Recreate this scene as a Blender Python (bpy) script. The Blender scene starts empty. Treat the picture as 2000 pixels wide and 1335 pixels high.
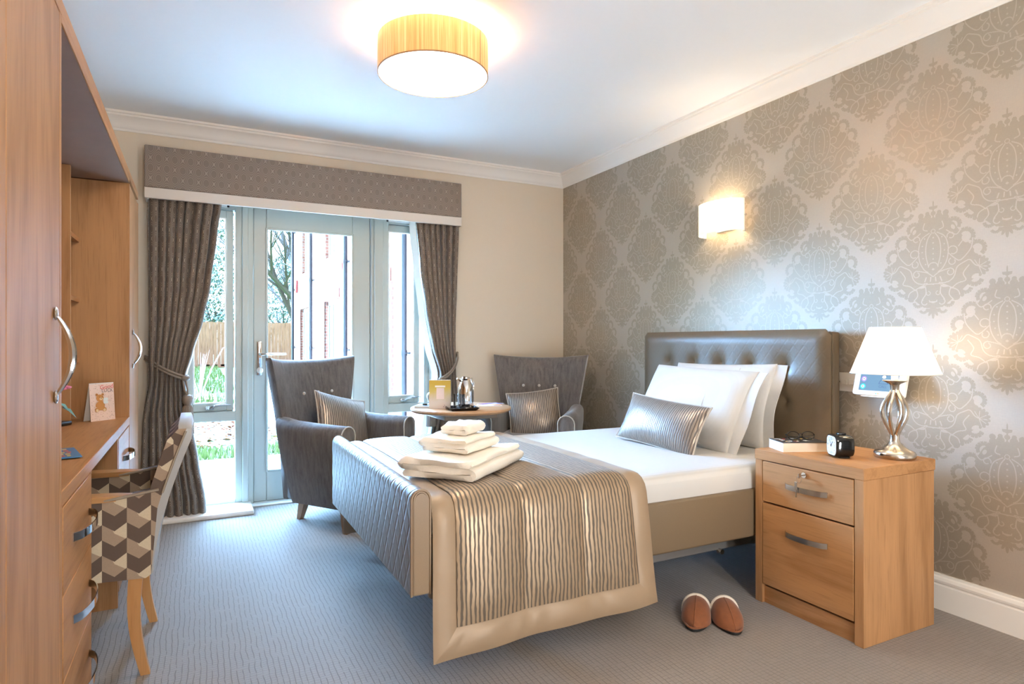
import bpy, bmesh, math, random
from mathutils import Matrix, Vector
random.seed(7)
PI = math.pi
S = bpy.context.scene
COL = S.collection

# ---------------------------------------------------------------- camera, world, sun, exposure
cam_d = bpy.data.cameras.new('camera')
cam_d.sensor_width = 36.0
cam_d.lens = 1213 / 2000 * 36.0
cam_d.clip_start = 0.05
cam_d.clip_end = 300
cam = bpy.data.objects.new('camera', cam_d)
COL.objects.link(cam)
cam.location = (0, 0, 1.1)
cam.rotation_euler = (PI / 2, 0, math.radians(-26.9))
S.camera = cam

SKY_STRENGTH = 1.8
SKY_COLOUR = (0.60, 0.80, 1.0)
world = bpy.data.worlds.new('overcast_sky')
S.world = world
world.use_nodes = True
bgn = world.node_tree.nodes['Background']
bgn.inputs['Color'].default_value = (*SKY_COLOUR, 1)
bgn.inputs['Strength'].default_value = SKY_STRENGTH

S.view_settings.view_transform = 'Standard'
S.view_settings.look = 'None'
S.view_settings.gamma = 1.0
S.view_settings.use_curve_mapping = False
S.view_settings.exposure = 1.75
S.cycles.use_denoising = True
try:
    S.cycles.denoiser = 'OPENIMAGEDENOISE'
    S.cycles.denoising_input_passes = 'RGB_ALBEDO_NORMAL'
    S.cycles.denoising_prefilter = 'ACCURATE'
except Exception:
    pass
S.cycles.max_bounces = 10
S.cycles.diffuse_bounces = 6
S.cycles.glossy_bounces = 4
S.cycles.transparent_max_bounces = 12
S.cycles.sample_clamp_indirect = 6.0
S.cycles.caustics_reflective = False
S.cycles.caustics_refractive = False
S.cycles.use_light_tree = True

WARM = (1.0, 0.78, 0.52)
P_CEILING, P_SCONCE, P_LAMP = 14.0, 3.6, 2.2
E_DIFFUSER = 7.5
P_FILL = 20.0


def add_light(name, kind, loc, energy, col, size=0.05, rot=(0, 0, 0), **kw):
    d = bpy.data.lights.new(name, kind)
    d.energy = energy
    d.color = col
    if kind == 'POINT':
        d.shadow_soft_size = size
    for k, v in kw.items():
        setattr(d, k, v)
    o = bpy.data.objects.new(name, d)
    o.location = loc
    o.rotation_euler = rot
    COL.objects.link(o)
    return o


# low winter sun spread wide by thin cloud, shining towards the room over the garden
SUN_EL, SUN_AZ = math.radians(42), math.radians(10)
sun_dir = Vector((-math.sin(SUN_AZ) * math.cos(SUN_EL), math.cos(SUN_AZ) * math.cos(SUN_EL), math.sin(SUN_EL)))
sun = add_light('hazy_sun', 'SUN', (0, 20, 20), 74.0, (0.29, 0.57, 1.0))
sun.data.angle = math.radians(95)
sun.rotation_euler = sun_dir.to_track_quat('Z', 'Y').to_euler()

# soft warm fill added behind the camera, not a lamp of the room
room = add_light('added_fill_light', 'AREA', (0.5, -1.7, 2.2), P_FILL, (1.0, .91, .80), shape='RECTANGLE', size=1.9)
room.data.size_y = 1.2
room.rotation_euler = (Vector((0.5, -1.7, 2.2)) - Vector((1.5, 2.6, 0.9))).to_track_quat('Z', 'Y').to_euler()

up = add_light('added_fill_uplight', 'AREA', (1.5, -0.9, 0.5), 17.0, (0.92, 0.96, 1.0), shape='RECTANGLE', size=1.6)  # added upward fill behind the camera, brightens the ceiling
up.data.size_y = 0.8
up.rotation_euler = Vector((-.05, -.62, -.78)).to_track_quat('Z', 'Y').to_euler()

# window portal: only guides the sampling of the sky through the opening
pl = add_light('window_portal', 'AREA', (0.73, 4.74, 1.03), 1.0, (1, 1, 1), rot=(-PI / 2, 0, 0), shape='RECTANGLE', size=1.78)
pl.data.size_y = 2.06
pl.data.cycles.is_portal = True


# ---------------------------------------------------------------- helpers: colour, nodes
def lin(c):
    return tuple(((x / 255) / 12.92) if x / 255 <= 0.04045 else (((x / 255) + 0.055) / 1.055) ** 2.4 for x in c)


class NT:
    def __init__(s, name):
        s.m = bpy.data.materials.new(name)
        s.m.use_nodes = True
        s.t = s.m.node_tree
        s.b = s.t.nodes['Principled BSDF']
        s.out = s.t.nodes['Material Output']

    def n(s, typ, **kw):
        nd = s.t.nodes.new(typ)
        for k, v in kw.items():
            setattr(nd, k, v)
        return nd

    def l(s, a, b):
        s.t.links.new(a, b)

    def put(s, sock, v):
        if isinstance(v, (int, float)):
            sock.default_value = v
        elif isinstance(v, tuple):
            sock.default_value = (*v, 1) if (len(v) == 3 and sock.type == 'RGBA') else v
        else:
            s.l(v, sock)

    def M(s, op, a, b=None, c=None, clamp=False):
        nd = s.n('ShaderNodeMath', operation=op, use_clamp=clamp)
        s.put(nd.inputs[0], a)
        if b is not None:
            s.put(nd.inputs[1], b)
        if c is not None:
            s.put(nd.inputs[2], c)
        return nd.outputs[0]

    def mix(s, f, a, b):
        nd = s.n('ShaderNodeMix', data_type='RGBA')
        s.put(nd.inputs['Factor'], f)
        s.put(nd.inputs[6], a)
        s.put(nd.inputs[7], b)
        return nd.outputs[2]

    def coord(s, which='Object', scale=(1, 1, 1), rot=(0, 0, 0), rnd=False):
        tc = s.n('ShaderNodeTexCoord')
        mp = s.n('ShaderNodeMapping')
        mp.inputs['Scale'].default_value = scale
        mp.inputs['Rotation'].default_value = rot
        s.l(tc.outputs[which], mp.inputs['Vector'])
        if rnd:
            oi = s.n('ShaderNodeObjectInfo')
            mu = s.n('ShaderNodeVectorMath', operation='SCALE')
            mu.inputs[0].default_value = (31.0, 17.0, 23.0)
            s.l(oi.outputs['Random'], mu.inputs['Scale'])
            s.l(mu.outputs[0], mp.inputs['Location'])
        return mp.outputs[0]

    def xyz(s, v):
        nd = s.n('ShaderNodeSeparateXYZ')
        s.l(v, nd.inputs[0])
        return nd.outputs

    def noise(s, v, scale, detail=4, rough=0.6, dist=0.0):
        nd = s.n('ShaderNodeTexNoise')
        nd.inputs['Scale'].default_value = scale
        nd.inputs['Detail'].default_value = detail
        nd.inputs['Roughness'].default_value = rough
        nd.inputs['Distortion'].default_value = dist
        if v is not None:
            s.l(v, nd.inputs['Vector'])
        return nd.outputs['Fac']

    def ramp(s, f, stops):
        nd = s.n('ShaderNodeValToRGB')
        e = nd.color_ramp.elements
        while len(e) < len(stops):
            e.new(0.5)
        for i, (p, c) in enumerate(stops):
            e[i].position = p
            e[i].color = (*c, 1)
        s.put(nd.inputs[0], f)
        return nd.outputs[0]

    def smooth(s, x, a, b):
        nd = s.n('ShaderNodeMapRange', interpolation_type='SMOOTHSTEP')
        s.put(nd.inputs['Value'], x)
        nd.inputs['From Min'].default_value = a
        nd.inputs['From Max'].default_value = b
        return nd.outputs[0]

    def bump(s, h, strength, dist=0.002):
        nd = s.n('ShaderNodeBump')
        nd.inputs['Strength'].default_value = strength
        nd.inputs['Distance'].default_value = dist
        s.l(h, nd.inputs['Height'])
        s.l(nd.outputs[0], s.b.inputs['Normal'])

    def base(s, col=None, rough=0.5, metal=0.0, spec=None, sheen=0.0, trans=None):
        if col is not None:
            s.put(s.b.inputs['Base Color'], col)
        s.put(s.b.inputs['Roughness'], rough)
        s.put(s.b.inputs['Metallic'], metal)
        if spec is not None:
            s.b.inputs['Specular IOR Level'].default_value = spec
        if sheen:
            s.b.inputs['Sheen Weight'].default_value = sheen
            s.b.inputs['Sheen Roughness'].default_value = 0.4
        return s


def plain(name, rgb, rough=0.5, metal=0.0, var=0.06, nscale=40, bump=0.0, bscale=200, spec=None, sheen=0.0):
    """plain coat: a base colour with a slight procedural mottle and optional fine relief"""
    t = NT(name)
    c = lin(rgb)
    v = t.coord('Object')
    f = t.noise(v, nscale, 3)
    t.base(t.mix(f, tuple(x * (1 - var) for x in c), tuple(min(1, x * (1 + var)) for x in c)), rough, metal, spec, sheen)
    if bump:
        t.bump(t.noise(v, bscale, 2), bump)
    return t.m


def wood(name, rgb, axis='z', contrast=0.19, rough=0.5):
    t = NT(name)
    c = lin(rgb)
    def sc(a, b):
        return {'x': (b, a, a), 'y': (a, b, a), 'z': (a, a, b)}[axis]
    broad = t.noise(t.coord('Object', sc(4.5, .9), rnd=True), 1.0, 3, 0.5, 2.2)
    rings = t.noise(t.coord('Object', sc(16, 1.1), rnd=True), 1.0, 5, 0.62, 1.6)
    pores = t.noise(t.coord('Object', sc(170, 7), rnd=True), 1.0, 3, 0.6)
    marks = t.noise(t.coord('Object', sc(30, 3.2), rnd=True), 1.0, 2, 0.5)
    f = t.M('ADD', t.M('MULTIPLY', broad, .55), t.M('MULTIPLY', rings, .45))
    lo = tuple(x * (1 - contrast * 1.5) * k for x, k in zip(c, (1, .92, .82)))
    hi = tuple(min(1, x * (1 + contrast * .75)) for x in c)
    col = t.ramp(f, [(0.34, lo), (0.50, c), (0.66, hi)])
    k = t.M('MULTIPLY', t.smooth(pores, 0.50, 0.74), .30)
    k2 = t.M('MULTIPLY', t.smooth(marks, 0.64, 0.78), .26)
    dark = tuple(x * .45 * q for x, q in zip(c, (1, .9, .8)))
    t.base(t.mix(k2, t.mix(k, col, dark), dark), rough, spec=0.2)
    t.bump(pores, 0.05, 0.001)
    return t.m


# ---------------------------------------------------------------- helpers: meshes
class MB:
    def __init__(s):
        s.v, s.f, s.m, s.uv = [], [], [], None

    def add(s, vs, fs, mi=0):
        o = len(s.v)
        s.v += [tuple(p) for p in vs]
        s.f += [tuple(i + o for i in f) for f in fs]
        s.m += [mi] * len(fs)
        return s

    def merge(s, o, mi=None):
        k = len(s.v)
        s.v += o.v
        s.f += [tuple(i + k for i in f) for f in o.f]
        s.m += o.m if mi is None else [mi] * len(o.f)
        return s

    def xf(s, M):
        s.v = [tuple(M @ Vector(p)) for p in s.v]
        return s


def box(lo, hi, bev=0.0, seg=1, mi=0, mb=None):
    mb = mb or MB()
    lo = [min(a, b) for a, b in zip(lo, hi)] if False else lo
    if bev <= 0:
        x0, y0, z0 = lo
        x1, y1, z1 = hi
        return mb.add([(x0, y0, z0), (x1, y0, z0), (x1, y1, z0), (x0, y1, z0), (x0, y0, z1), (x1, y0, z1), (x1, y1, z1), (x0, y1, z1)],
                      [(0, 3, 2, 1), (4, 5, 6, 7), (0, 1, 5, 4), (1, 2, 6, 5), (2, 3, 7, 6), (3, 0, 4, 7)], mi)
    bm = bmesh.new()
    bmesh.ops.create_cube(bm, size=1)
    for v in bm.verts:
        v.co = [lo[i] + (v.co[i] + 0.5) * (hi[i] - lo[i]) for i in range(3)]
    bmesh.ops.bevel(bm, geom=bm.edges[:], offset=bev, segments=seg, profile=0.5, affect='EDGES', clamp_overlap=True)
    bm.verts.index_update()
    mb.add([v.co[:] for v in bm.verts], [[v.index for v in f.verts] for f in bm.faces], mi)
    bm.free()
    return mb


def loft(rings, cap0=True, cap1=True, mb=None, mi=0, closed=True):
    mb = mb or MB()
    n = len(rings[0])
    vs = [p for r in rings for p in r]
    fs = []
    for i in range(len(rings) - 1):
        for j in range(n if closed else n - 1):
            a, b = i * n + j, i * n + (j + 1) % n
            fs.append((a, b, b + n, a + n))
    if cap0:
        fs.append(tuple(reversed(range(n))))
    if cap1:
        fs.append(tuple(range((len(rings) - 1) * n, len(rings) * n)))
    return mb.add(vs, fs, mi)


def tube(path, r, n=8, closed=False, mb=None, mi=0, flat=None):
    P = [Vector(p) for p in path]
    m = len(P)
    rs = r if isinstance(r, (list, tuple)) else [r] * m
    tang = []
    for i in range(m):
        if closed:
            t = P[(i + 1) % m] - P[i - 1]
        else:
            t = P[min(i + 1, m - 1)] - P[max(i - 1, 0)]
        tang.append(t.normalized())
    ref = Vector((0, 0, 1)) if abs(tang[0].z) < 0.9 else Vector((1, 0, 0))
    nrm = (ref - tang[0] * ref.dot(tang[0])).normalized()
    rings = []
    for i in range(m):
        nrm = (nrm - tang[i] * nrm.dot(tang[i]))
        nrm = nrm.normalized() if nrm.length > 1e-6 else tang[i].orthogonal().normalized()
        b = tang[i].cross(nrm)
        k = flat or 1.0
        rings.append([P[i] + (nrm * math.cos(2 * PI * j / n) + b * math.sin(2 * PI * j / n) * k) * rs[i] for j in range(n)])
    if closed:
        rings.append(rings[0])
        return loft(rings, False, False, mb, mi)
    return loft(rings, True, True, mb, mi)


def lathe(prof, c=(0, 0, 0), n=32, mb=None, mi=0, caps=True, sx=1.0, sy=1.0):
    rings = [[(c[0] + r * sx * math.cos(2 * PI * j / n), c[1] + r * sy * math.sin(2 * PI * j / n), c[2] + z) for j in range(n)] for r, z in prof]
    return loft(rings, caps, caps, mb, mi)


def ball(c, r, n=12, m=8, mb=None, mi=0, sc=(1, 1, 1)):
    prof = [(r * math.sin(PI * (i + 0.02) / (m + .04)), -r * math.cos(PI * (i + 0.02) / (m + .04))) for i in range(m + 1)]
    b = lathe(prof, (0, 0, 0), n)
    b.v = [(c[0] + x * sc[0], c[1] + y * sc[1], c[2] + z * sc[2]) for x, y, z in b.v]
    return (mb or MB()).merge(b, mi)


def grid(fn, nu, nv, mb=None, mi=0, uvfn=None):
    mb = mb or MB()
    o = len(mb.v)
    vs = [fn(i / nu, j / nv) for j in range(nv + 1) for i in range(nu + 1)]
    fs = [(j * (nu + 1) + i, j * (nu + 1) + i + 1, (j + 1) * (nu + 1) + i + 1, (j + 1) * (nu + 1) + i) for j in range(nv) for i in range(nu)]
    mb.add(vs, fs, mi)
    if uvfn:
        if mb.uv is None:
            mb.uv = {}
        for j in range(nv + 1):
            for i in range(nu + 1):
                mb.uv[o + j * (nu + 1) + i] = uvfn(i / nu, j / nv)
    return mb


def shell(fn, nu, nv, th, uvfn=None, mb=None, mi=0):
    """closed sheet of thickness th under the surface fn(u,v)"""
    mb = mb or MB()
    P = [[Vector(fn(i / nu, j / nv)) for i in range(nu + 1)] for j in range(nv + 1)]
    o = len(mb.v)
    W = nu + 1
    N = W * (nv + 1)
    vs = []
    low = []
    for j in range(nv + 1):
        for i in range(W):
            du = P[j][min(i + 1, nu)] - P[j][max(i - 1, 0)]
            dv = P[min(j + 1, nv)][i] - P[max(j - 1, 0)][i]
            nn = du.cross(dv)
            nn = nn.normalized() if nn.length > 1e-9 else Vector((0, 0, 1))
            vs.append(P[j][i])
            low.append(P[j][i] - nn * th)
    fs = []
    for j in range(nv):
        for i in range(nu):
            a = j * W + i
            fs.append((a, a + 1, a + W + 1, a + W))
            fs.append((N + a, N + a + W, N + a + W + 1, N + a + 1))
    for i in range(nu):
        fs.append((i, N + i, N + i + 1, i + 1))
        a = nv * W + i
        fs.append((a, a + 1, N + a + 1, N + a))
    for j in range(nv):
        a = j * W
        fs.append((a, a + W, N + a + W, N + a))
        a = j * W + nu
        fs.append((a, N + a, N + a + W, a + W))
    mb.add(vs + low, fs, mi)
    if uvfn:
        if mb.uv is None:
            mb.uv = {}
        for j in range(nv + 1):
            for i in range(W):
                q = uvfn(i / nu, j / nv)
                mb.uv[o + j * W + i] = q
                mb.uv[o + N + j * W + i] = q
    return mb


def rrect(w, d, r, n=5):
    """rounded rectangle outline, counter-clockwise"""
    pts = []
    for cx, cy, a0 in ((w / 2 - r, d / 2 - r, 0), (-w / 2 + r, d / 2 - r, PI / 2), (-w / 2 + r, -d / 2 + r, PI), (w / 2 - r, -d / 2 + r, 1.5 * PI)):
        for k in range(n + 1):
            a = a0 + PI / 2 * k / n
            pts.append((cx + r * math.cos(a), cy + r * math.sin(a)))
    return pts


XFORM = {}


def thing(name, label=None, cat=None, loc=(0, 0, 0), rotz=0.0, group=None, kind=None):
    o = bpy.data.objects.new(name, None)
    o.empty_display_size = 0.05
    COL.objects.link(o)
    o.location = loc
    o.rotation_euler = (0, 0, rotz)
    XFORM[o.name] = (Matrix.Translation(loc) @ Matrix.Rotation(rotz, 4, 'Z')).inverted()
    if label:
        o['label'] = label
    if cat:
        o['category'] = cat
    if group:
        o['group'] = group
    if kind:
        o['kind'] = kind
    return o


def ob(name, mb, mats, parent=None, smooth=True, angle=42, local=False, label=None, cat=None, group=None, kind=None, origin=None):
    """link ONE mesh object. Meshes come in world coordinates and are moved into their parent's frame (unless local)."""
    me = bpy.data.meshes.new(name)
    M = None
    if parent is not None and not local:
        M = XFORM[parent.name]
    vs = [tuple(M @ Vector(p)) for p in mb.v] if M else mb.v
    if origin is not None:
        vs = [(x - origin[0], y - origin[1], z - origin[2]) for x, y, z in vs]
    me.from_pydata(vs, [], mb.f)
    if not isinstance(mats, (list, tuple)):
        mats = [mats]
    for m in mats:
        me.materials.append(m)
    if len(mats) > 1:
        me.polygons.foreach_set('material_index', mb.m)
    if mb.uv is not None:
        ul = me.uv_layers.new(name='UVMap')
        for lp in me.loops:
            q = mb.uv.get(lp.vertex_index)
            if q:
                ul.data[lp.index].uv = q
    me.validate()
    me.update()
    bm = bmesh.new()
    bm.from_mesh(me)
    if len(bm.faces) < 60000:
        bmesh.ops.recalc_face_normals(bm, faces=bm.faces[:])
    bm.to_mesh(me)
    bm.free()
    if smooth:
        me.polygons.foreach_set('use_smooth', [True] * len(me.polygons))
        me.set_sharp_from_angle(angle=math.radians(angle))
    o = bpy.data.objects.new(name, me)
    COL.objects.link(o)
    if origin is not None:
        o.location = origin
    XFORM[o.name] = XFORM[parent.name] if parent is not None else Matrix.Identity(4)
    if parent is not None:
        o.parent = parent
    for k, v in (('label', label), ('category', cat), ('group', group), ('kind', kind)):
        if v:
            o[k] = v
    return o


def struct(name, mb, mats, parent=None, **kw):
    return ob(name, mb, mats, parent, kind=None if parent else 'structure', **kw)


def text_mb(s, size, M, ext=0.0):
    """flat lettering as mesh (built-in font)"""
    cu = bpy.data.curves.new('lettering', 'FONT')
    cu.body = s
    cu.size = size
    cu.align_x = 'CENTER'
    cu.align_y = 'CENTER'
    cu.extrude = ext
    cu.resolution_u = 3
    o = bpy.data.objects.new('lettering', cu)
    COL.objects.link(o)
    dg = bpy.context.evaluated_depsgraph_get()
    me = bpy.data.meshes.new_from_object(o.evaluated_get(dg))
    mb = MB().add([v.co[:] for v in me.vertices], [p.vertices[:] for p in me.polygons])
    bpy.data.objects.remove(o)
    bpy.data.curves.remove(cu)
    bpy.data.meshes.remove(me)
    return mb.xf(M)


class Flat:
    """flat print: coloured shapes drawn in a plane with origin o, axes U, V (metres), lifted by `lift` along N"""

    def __init__(s, o, U, V, lift=0.0004):
        s.o, s.U, s.V = Vector(o), Vector(U).normalized(), Vector(V).normalized()
        s.N = s.U.cross(s.V).normalized()
        s.lift = lift
        s.k = 0
        s.mb = MB()

    def P(s, u, v, h):
        return s.o + s.U * u + s.V * v + s.N * h

    def poly(s, pts, mi=0, layer=0):
        h = s.lift * (1 + layer)
        s.mb.add([s.P(u, v, h) for u, v in pts], [tuple(range(len(pts)))], mi)

    def rect(s, u0, v0, u1, v1, mi=0, layer=0):
        s.poly([(u0, v0), (u1, v0), (u1, v1), (u0, v1)], mi, layer)

    def disc(s, u, v, a, b=None, mi=0, layer=0, n=16, rot=0):
        b = b or a
        ca, sa = math.cos(rot), math.sin(rot)
        s.poly([(u + a * math.cos(t) * ca - b * math.sin(t) * sa, v + a * math.cos(t) * sa + b * math.sin(t) * ca) for t in (2 * PI * i / n for i in range(n))], mi, layer)

    def ring(s, u, v, r0, r1, mi=0, layer=0, n=20, a0=0, a1=2 * PI):
        for i in range(n):
            a, b = a0 + (a1 - a0) * i / n, a0 + (a1 - a0) * (i + 1) / n
            s.poly([(u + r0 * math.cos(a), v + r0 * math.sin(a)), (u + r1 * math.cos(a), v + r1 * math.sin(a)),
                    (u + r1 * math.cos(b), v + r1 * math.sin(b)), (u + r0 * math.cos(b), v + r0 * math.sin(b))], mi, layer)

    def stroke(s, pts, w, mi=0, layer=0):
        for i in range(len(pts) - 1):
            (a, b), (c, d) = pts[i], pts[i + 1]
            L = math.hypot(c - a, d - b) or 1e-6
            nx, ny = -(d - b) / L * w / 2, (c - a) / L * w / 2
            ex, ey = (c - a) / L * w * .25, (d - b) / L * w * .25
            s.poly([(a + nx - ex, b + ny - ey), (a - nx - ex, b - ny - ey), (c - nx + ex, d - ny + ey), (c + nx + ex, d + ny + ey)], mi, layer)

    def mat4(s, u, v, h):
        p = s.P(u, v, h)
        return Matrix(((s.U.x, s.V.x, s.N.x, p.x), (s.U.y, s.V.y, s.N.y, p.y), (s.U.z, s.V.z, s.N.z, p.z), (0, 0, 0, 1)))

# ---------------------------------------------------------------- materials
M_ceil = plain('ceiling_paint', (246, 245, 243), 0.9, var=0.01)
M_cornice = plain('cornice_paint', (238, 232, 224), 0.6, var=0.01)
M_wall = plain('beige_wall_paint', (220, 204, 182), 0.85, var=0.015, bump=0.03, bscale=400)
M_white = plain('white_gloss_paint', (235, 230, 222), 0.35, var=0.01)
M_sage = plain('sage_frame_paint', (184, 190, 183), 0.4, var=0.02)
M_oak_z = wood('oak_upright_grain', (176, 130, 88), 'z')
M_oak_y = wood('oak_grain_along_wall', (178, 130, 86), 'y')
M_oak_x = wood('oak_grain_across', (184, 140, 98), 'x')
M_beech = wood('beech', (192, 142, 92), 'z', 0.08, 0.4)
M_beech_x = wood('beech_rail', (186, 138, 90), 'x', 0.08, 0.4)
M_tabletop = wood('tabletop_beech', (188, 148, 112), 'x', 0.10, 0.34)
M_taupe_metal = plain('taupe_painted_metal', (138, 122, 106), 0.4, var=0.03)
M_steel = plain('brushed_nickel', (196, 188, 178), 0.24, 1.0, var=0.05, nscale=90)
M_chrome = plain('polished_chrome', (225, 225, 225), 0.08, 1.0, var=0.01)
M_black = plain('black_plastic', (16, 16, 17), 0.22, var=0.1)
M_rubber = plain('black_rubber', (22, 21, 20), 0.7)
M_whiteplastic = plain('white_plastic', (232, 230, 224), 0.35, var=0.01)
M_paper = plain('white_paper', (238, 236, 230), 0.7, var=0.01)
M_greymetal = plain('grey_bed_steel', (150, 148, 145), 0.4, 0.4)
M_gap_shade = plain('painted_recess_shade', (40, 30, 24), 0.8)  # near-black brown standing in for shade between the drawers


def mat_carpet():
    t = NT('ribbed_taupe_carpet')
    v0 = t.coord('Object')
    wob = t.noise(v0, 7, 2)
    x = t.xyz(v0)

    def ribs(c_, other, pitch, wamt, wd):
        u = t.M('ADD', t.M('MULTIPLY', c_, 1.0 / pitch), t.M('MULTIPLY', wob, wamt))
        tri = t.M('MULTIPLY', t.M('ABSOLUTE', t.M('SUBTRACT', t.M('FRACT', u), 0.5)), 2.0)
        cell = t.M('FLOOR', t.M('ADD', u, 0.5))
        cb = t.n('ShaderNodeCombineXYZ')
        t.l(t.M('MULTIPLY', cell, 7.31), cb.inputs[0])
        t.l(t.M('MULTIPLY', other, 17.0), cb.inputs[1])
        gap = t.smooth(t.noise(cb.outputs[0], 1.0, 3, .6), 0.32, 0.50)
        return t.M('MULTIPLY', t.smooth(tri, 1 - wd, 1 - wd * .35), gap)
    line = t.M('MAXIMUM', ribs(x[0], x[1], 0.0185, 1.0, 0.26), t.M('MULTIPLY', ribs(x[1], x[0], 0.0150, 1.3, 0.34), 0.5))
    pile = t.noise(v0, 420, 2, 0.7)
    mott = t.noise(v0, 60, 3, 0.7)
    c0 = lin((150, 139, 130))
    a = t.mix(pile, tuple(x * .62 for x in c0), tuple(x * 1.36 for x in c0))
    b = t.mix(t.M('MULTIPLY', mott, 0.35), a, tuple(x * .7 for x in c0))
    col = t.mix(t.M('MULTIPLY', line, 0.5), b, lin((84, 74, 68)))
    t.base(col, 0.95, spec=0.2, sheen=0.25)
    h = t.M('SUBTRACT', t.M('MULTIPLY', pile, 0.6), line)
    t.bump(h, 0.5, 0.003)
    return t.m


M_carpet = mat_carpet()


def mat_wallpaper(name, rgb, metal, rough):
    t = NT(name)
    v = t.coord('Object', (1, 1, 1))
    slub = t.noise(t.coord('Object', (60, 60, 900)), 1.0, 2)
    slub2 = t.noise(t.coord('Object', (900, 900, 60)), 1.0, 2)
    w = t.M('ADD', t.M('MULTIPLY', slub, .5), t.M('MULTIPLY', slub2, .5))
    blot = t.noise(v, 14, 4)
    c = lin(rgb)
    col = t.mix(w, tuple(x * .84 for x in c), tuple(min(1, x * 1.14) for x in c))
    t.base(col, t.M('ADD', t.M('MULTIPLY', blot, 0.10), rough - .05), metal)
    t.bump(w, 0.10, 0.0006)
    return t.m


M_paper_ground = mat_wallpaper('pearl_wallpaper', (190, 180, 166), 0.45, 0.47)
M_paper_print = mat_wallpaper('damask_print', (171, 160, 143), 0.45, 0.41)


def mat_diamond(name, rgb, pw, ph, axis=1, rough=0.32, strength=0.55):
    """bronze leathercloth with an embossed lattice of tall diamonds"""
    t = NT(name)
    v = t.xyz(t.coord('Object'))
    u = t.M('MULTIPLY', v[axis], 1.0 / pw)
    z = t.M('MULTIPLY', v[2], 1.0 / ph)

    def tri(x):
        return t.M('ABSOLUTE', t.M('SUBTRACT', t.M('FRACT', x), 0.5))
    g = t.M('MINIMUM', tri(t.M('ADD', u, z)), tri(t.M('SUBTRACT', u, z)))
    groove = t.smooth(g, 0.0, 0.16)
    c = lin(rgb)
    grain = t.noise(t.coord('Object'), 300, 2)
    t.base(t.mix(grain, tuple(x * .93 for x in c), tuple(x * 1.07 for x in c)), rough, 0.0, 0.5)
    h = t.M('ADD', groove, t.M('MULTIPLY', grain, 0.05))
    t.bump(h, strength, 0.003)
    return t.m


BRONZE = (108, 93, 73)
M_leather = plain('bronze_leathercloth', BRONZE, 0.38, var=0.05, nscale=250, bump=0.05, bscale=350, spec=0.55)
M_leather_tan = plain('tan_bronze_leathercloth', (146, 123, 96), 0.40, var=0.05, nscale=250, bump=0.05, bscale=350, spec=0.5)
M_leather_rail = plain('rail_bronze_leathercloth', (122, 104, 81), 0.40, var=0.05, nscale=250, bump=0.05, bscale=350, spec=0.5)
M_leather_dia = mat_diamond('bronze_leathercloth_diamond', (118, 106, 91), 0.066, 0.115, 1, 0.42, 0.65)
M_leather_head = mat_diamond('bronze_leathercloth_head', BRONZE, 0.06, 0.075, 1, 0.36, 0.09)


def mat_velvet(name, rgb, seat=False):
    t = NT(name)
    v = t.coord('Object', (55, 55, 7))
    f = t.noise(v, 1.0, 5, 0.65, 0.4)
    fine = t.noise(t.coord('Object', (420, 420, 60)), 1.0, 2)
    c = lin(rgb)
    f2 = t.M('ADD', t.M('MULTIPLY', f, 0.7), t.M('MULTIPLY', fine, 0.3))
    col = t.ramp(f2, [(0.34, tuple(x * .62 for x in c)), (0.50, c), (0.66, tuple(x * 1.35 for x in c))])
    t.base(col, 0.72, spec=0.3, sheen=0.55)
    t.bump(f2, 0.15, 0.002)
    return t.m


M_velvet = mat_velvet('taupe_chenille', (106, 98, 93))
M_piping = plain('pale_piping', (188, 178, 164), 0.55)
M_cord = plain('taupe_piping', (150, 136, 118), 0.6)
M_chairleg = plain('chair_leg_wood', (150, 112, 78), 0.4)


def mat_stripes(name, light, dark, pitch, u_from='UV', rough=0.33):
    """satin with thin wavy ribs: coordinates u across the ribs, in metres"""
    t = NT(name)
    if u_from == 'UV':
        v = t.coord('UV')
    else:
        v = t.coord('Object')
    x = t.xyz(v)
    mp = t.n('ShaderNodeMapping')
    mp.inputs['Scale'].default_value = (40, 13, 13)
    t.l(v, mp.inputs['Vector'])
    wob = t.noise(mp.outputs[0], 1.0, 2, 0.5)
    u = t.M('MULTIPLY', t.M('ADD', x[0], t.M('MULTIPLY', wob, pitch * .85)), 1.0 / pitch)
    tri = t.M('MULTIPLY', t.M('ABSOLUTE', t.M('SUBTRACT', t.M('FRACT', u), 0.5)), 2.0)
    wid = t.noise(t.coord('UV' if u_from == 'UV' else 'Object', (90, 16, 16)), 1.0, 2)
    k = t.smooth(t.M('ADD', tri, t.M('MULTIPLY', t.M('SUBTRACT', wid, .5), .35)), 0.50, 0.64)
    t.base(t.mix(k, lin(light), lin(dark)), t.M('ADD', t.M('MULTIPLY', k, .14), rough), t.M('MULTIPLY', t.M('SUBTRACT', 1.0, k), .5), 0.5, sheen=0.15)
    t.bump(t.M('SUBTRACT', 1.0, k), 0.35, 0.0015)
    return t.m


M_ribbed = mat_stripes('ribbed_bronze_satin', (176, 152, 124), (98, 86, 72), 0.0150, rough=0.40)
M_satin = plain('plain_bronze_satin', (164, 140, 113), 0.44, 0.12, var=0.05, nscale=14, bump=0.5, bscale=16, sheen=0.2)
M_cush_rib = mat_stripes('cushion_ribbed_satin', (160, 146, 132), (92, 82, 74), 0.0125, 'Object')

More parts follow.
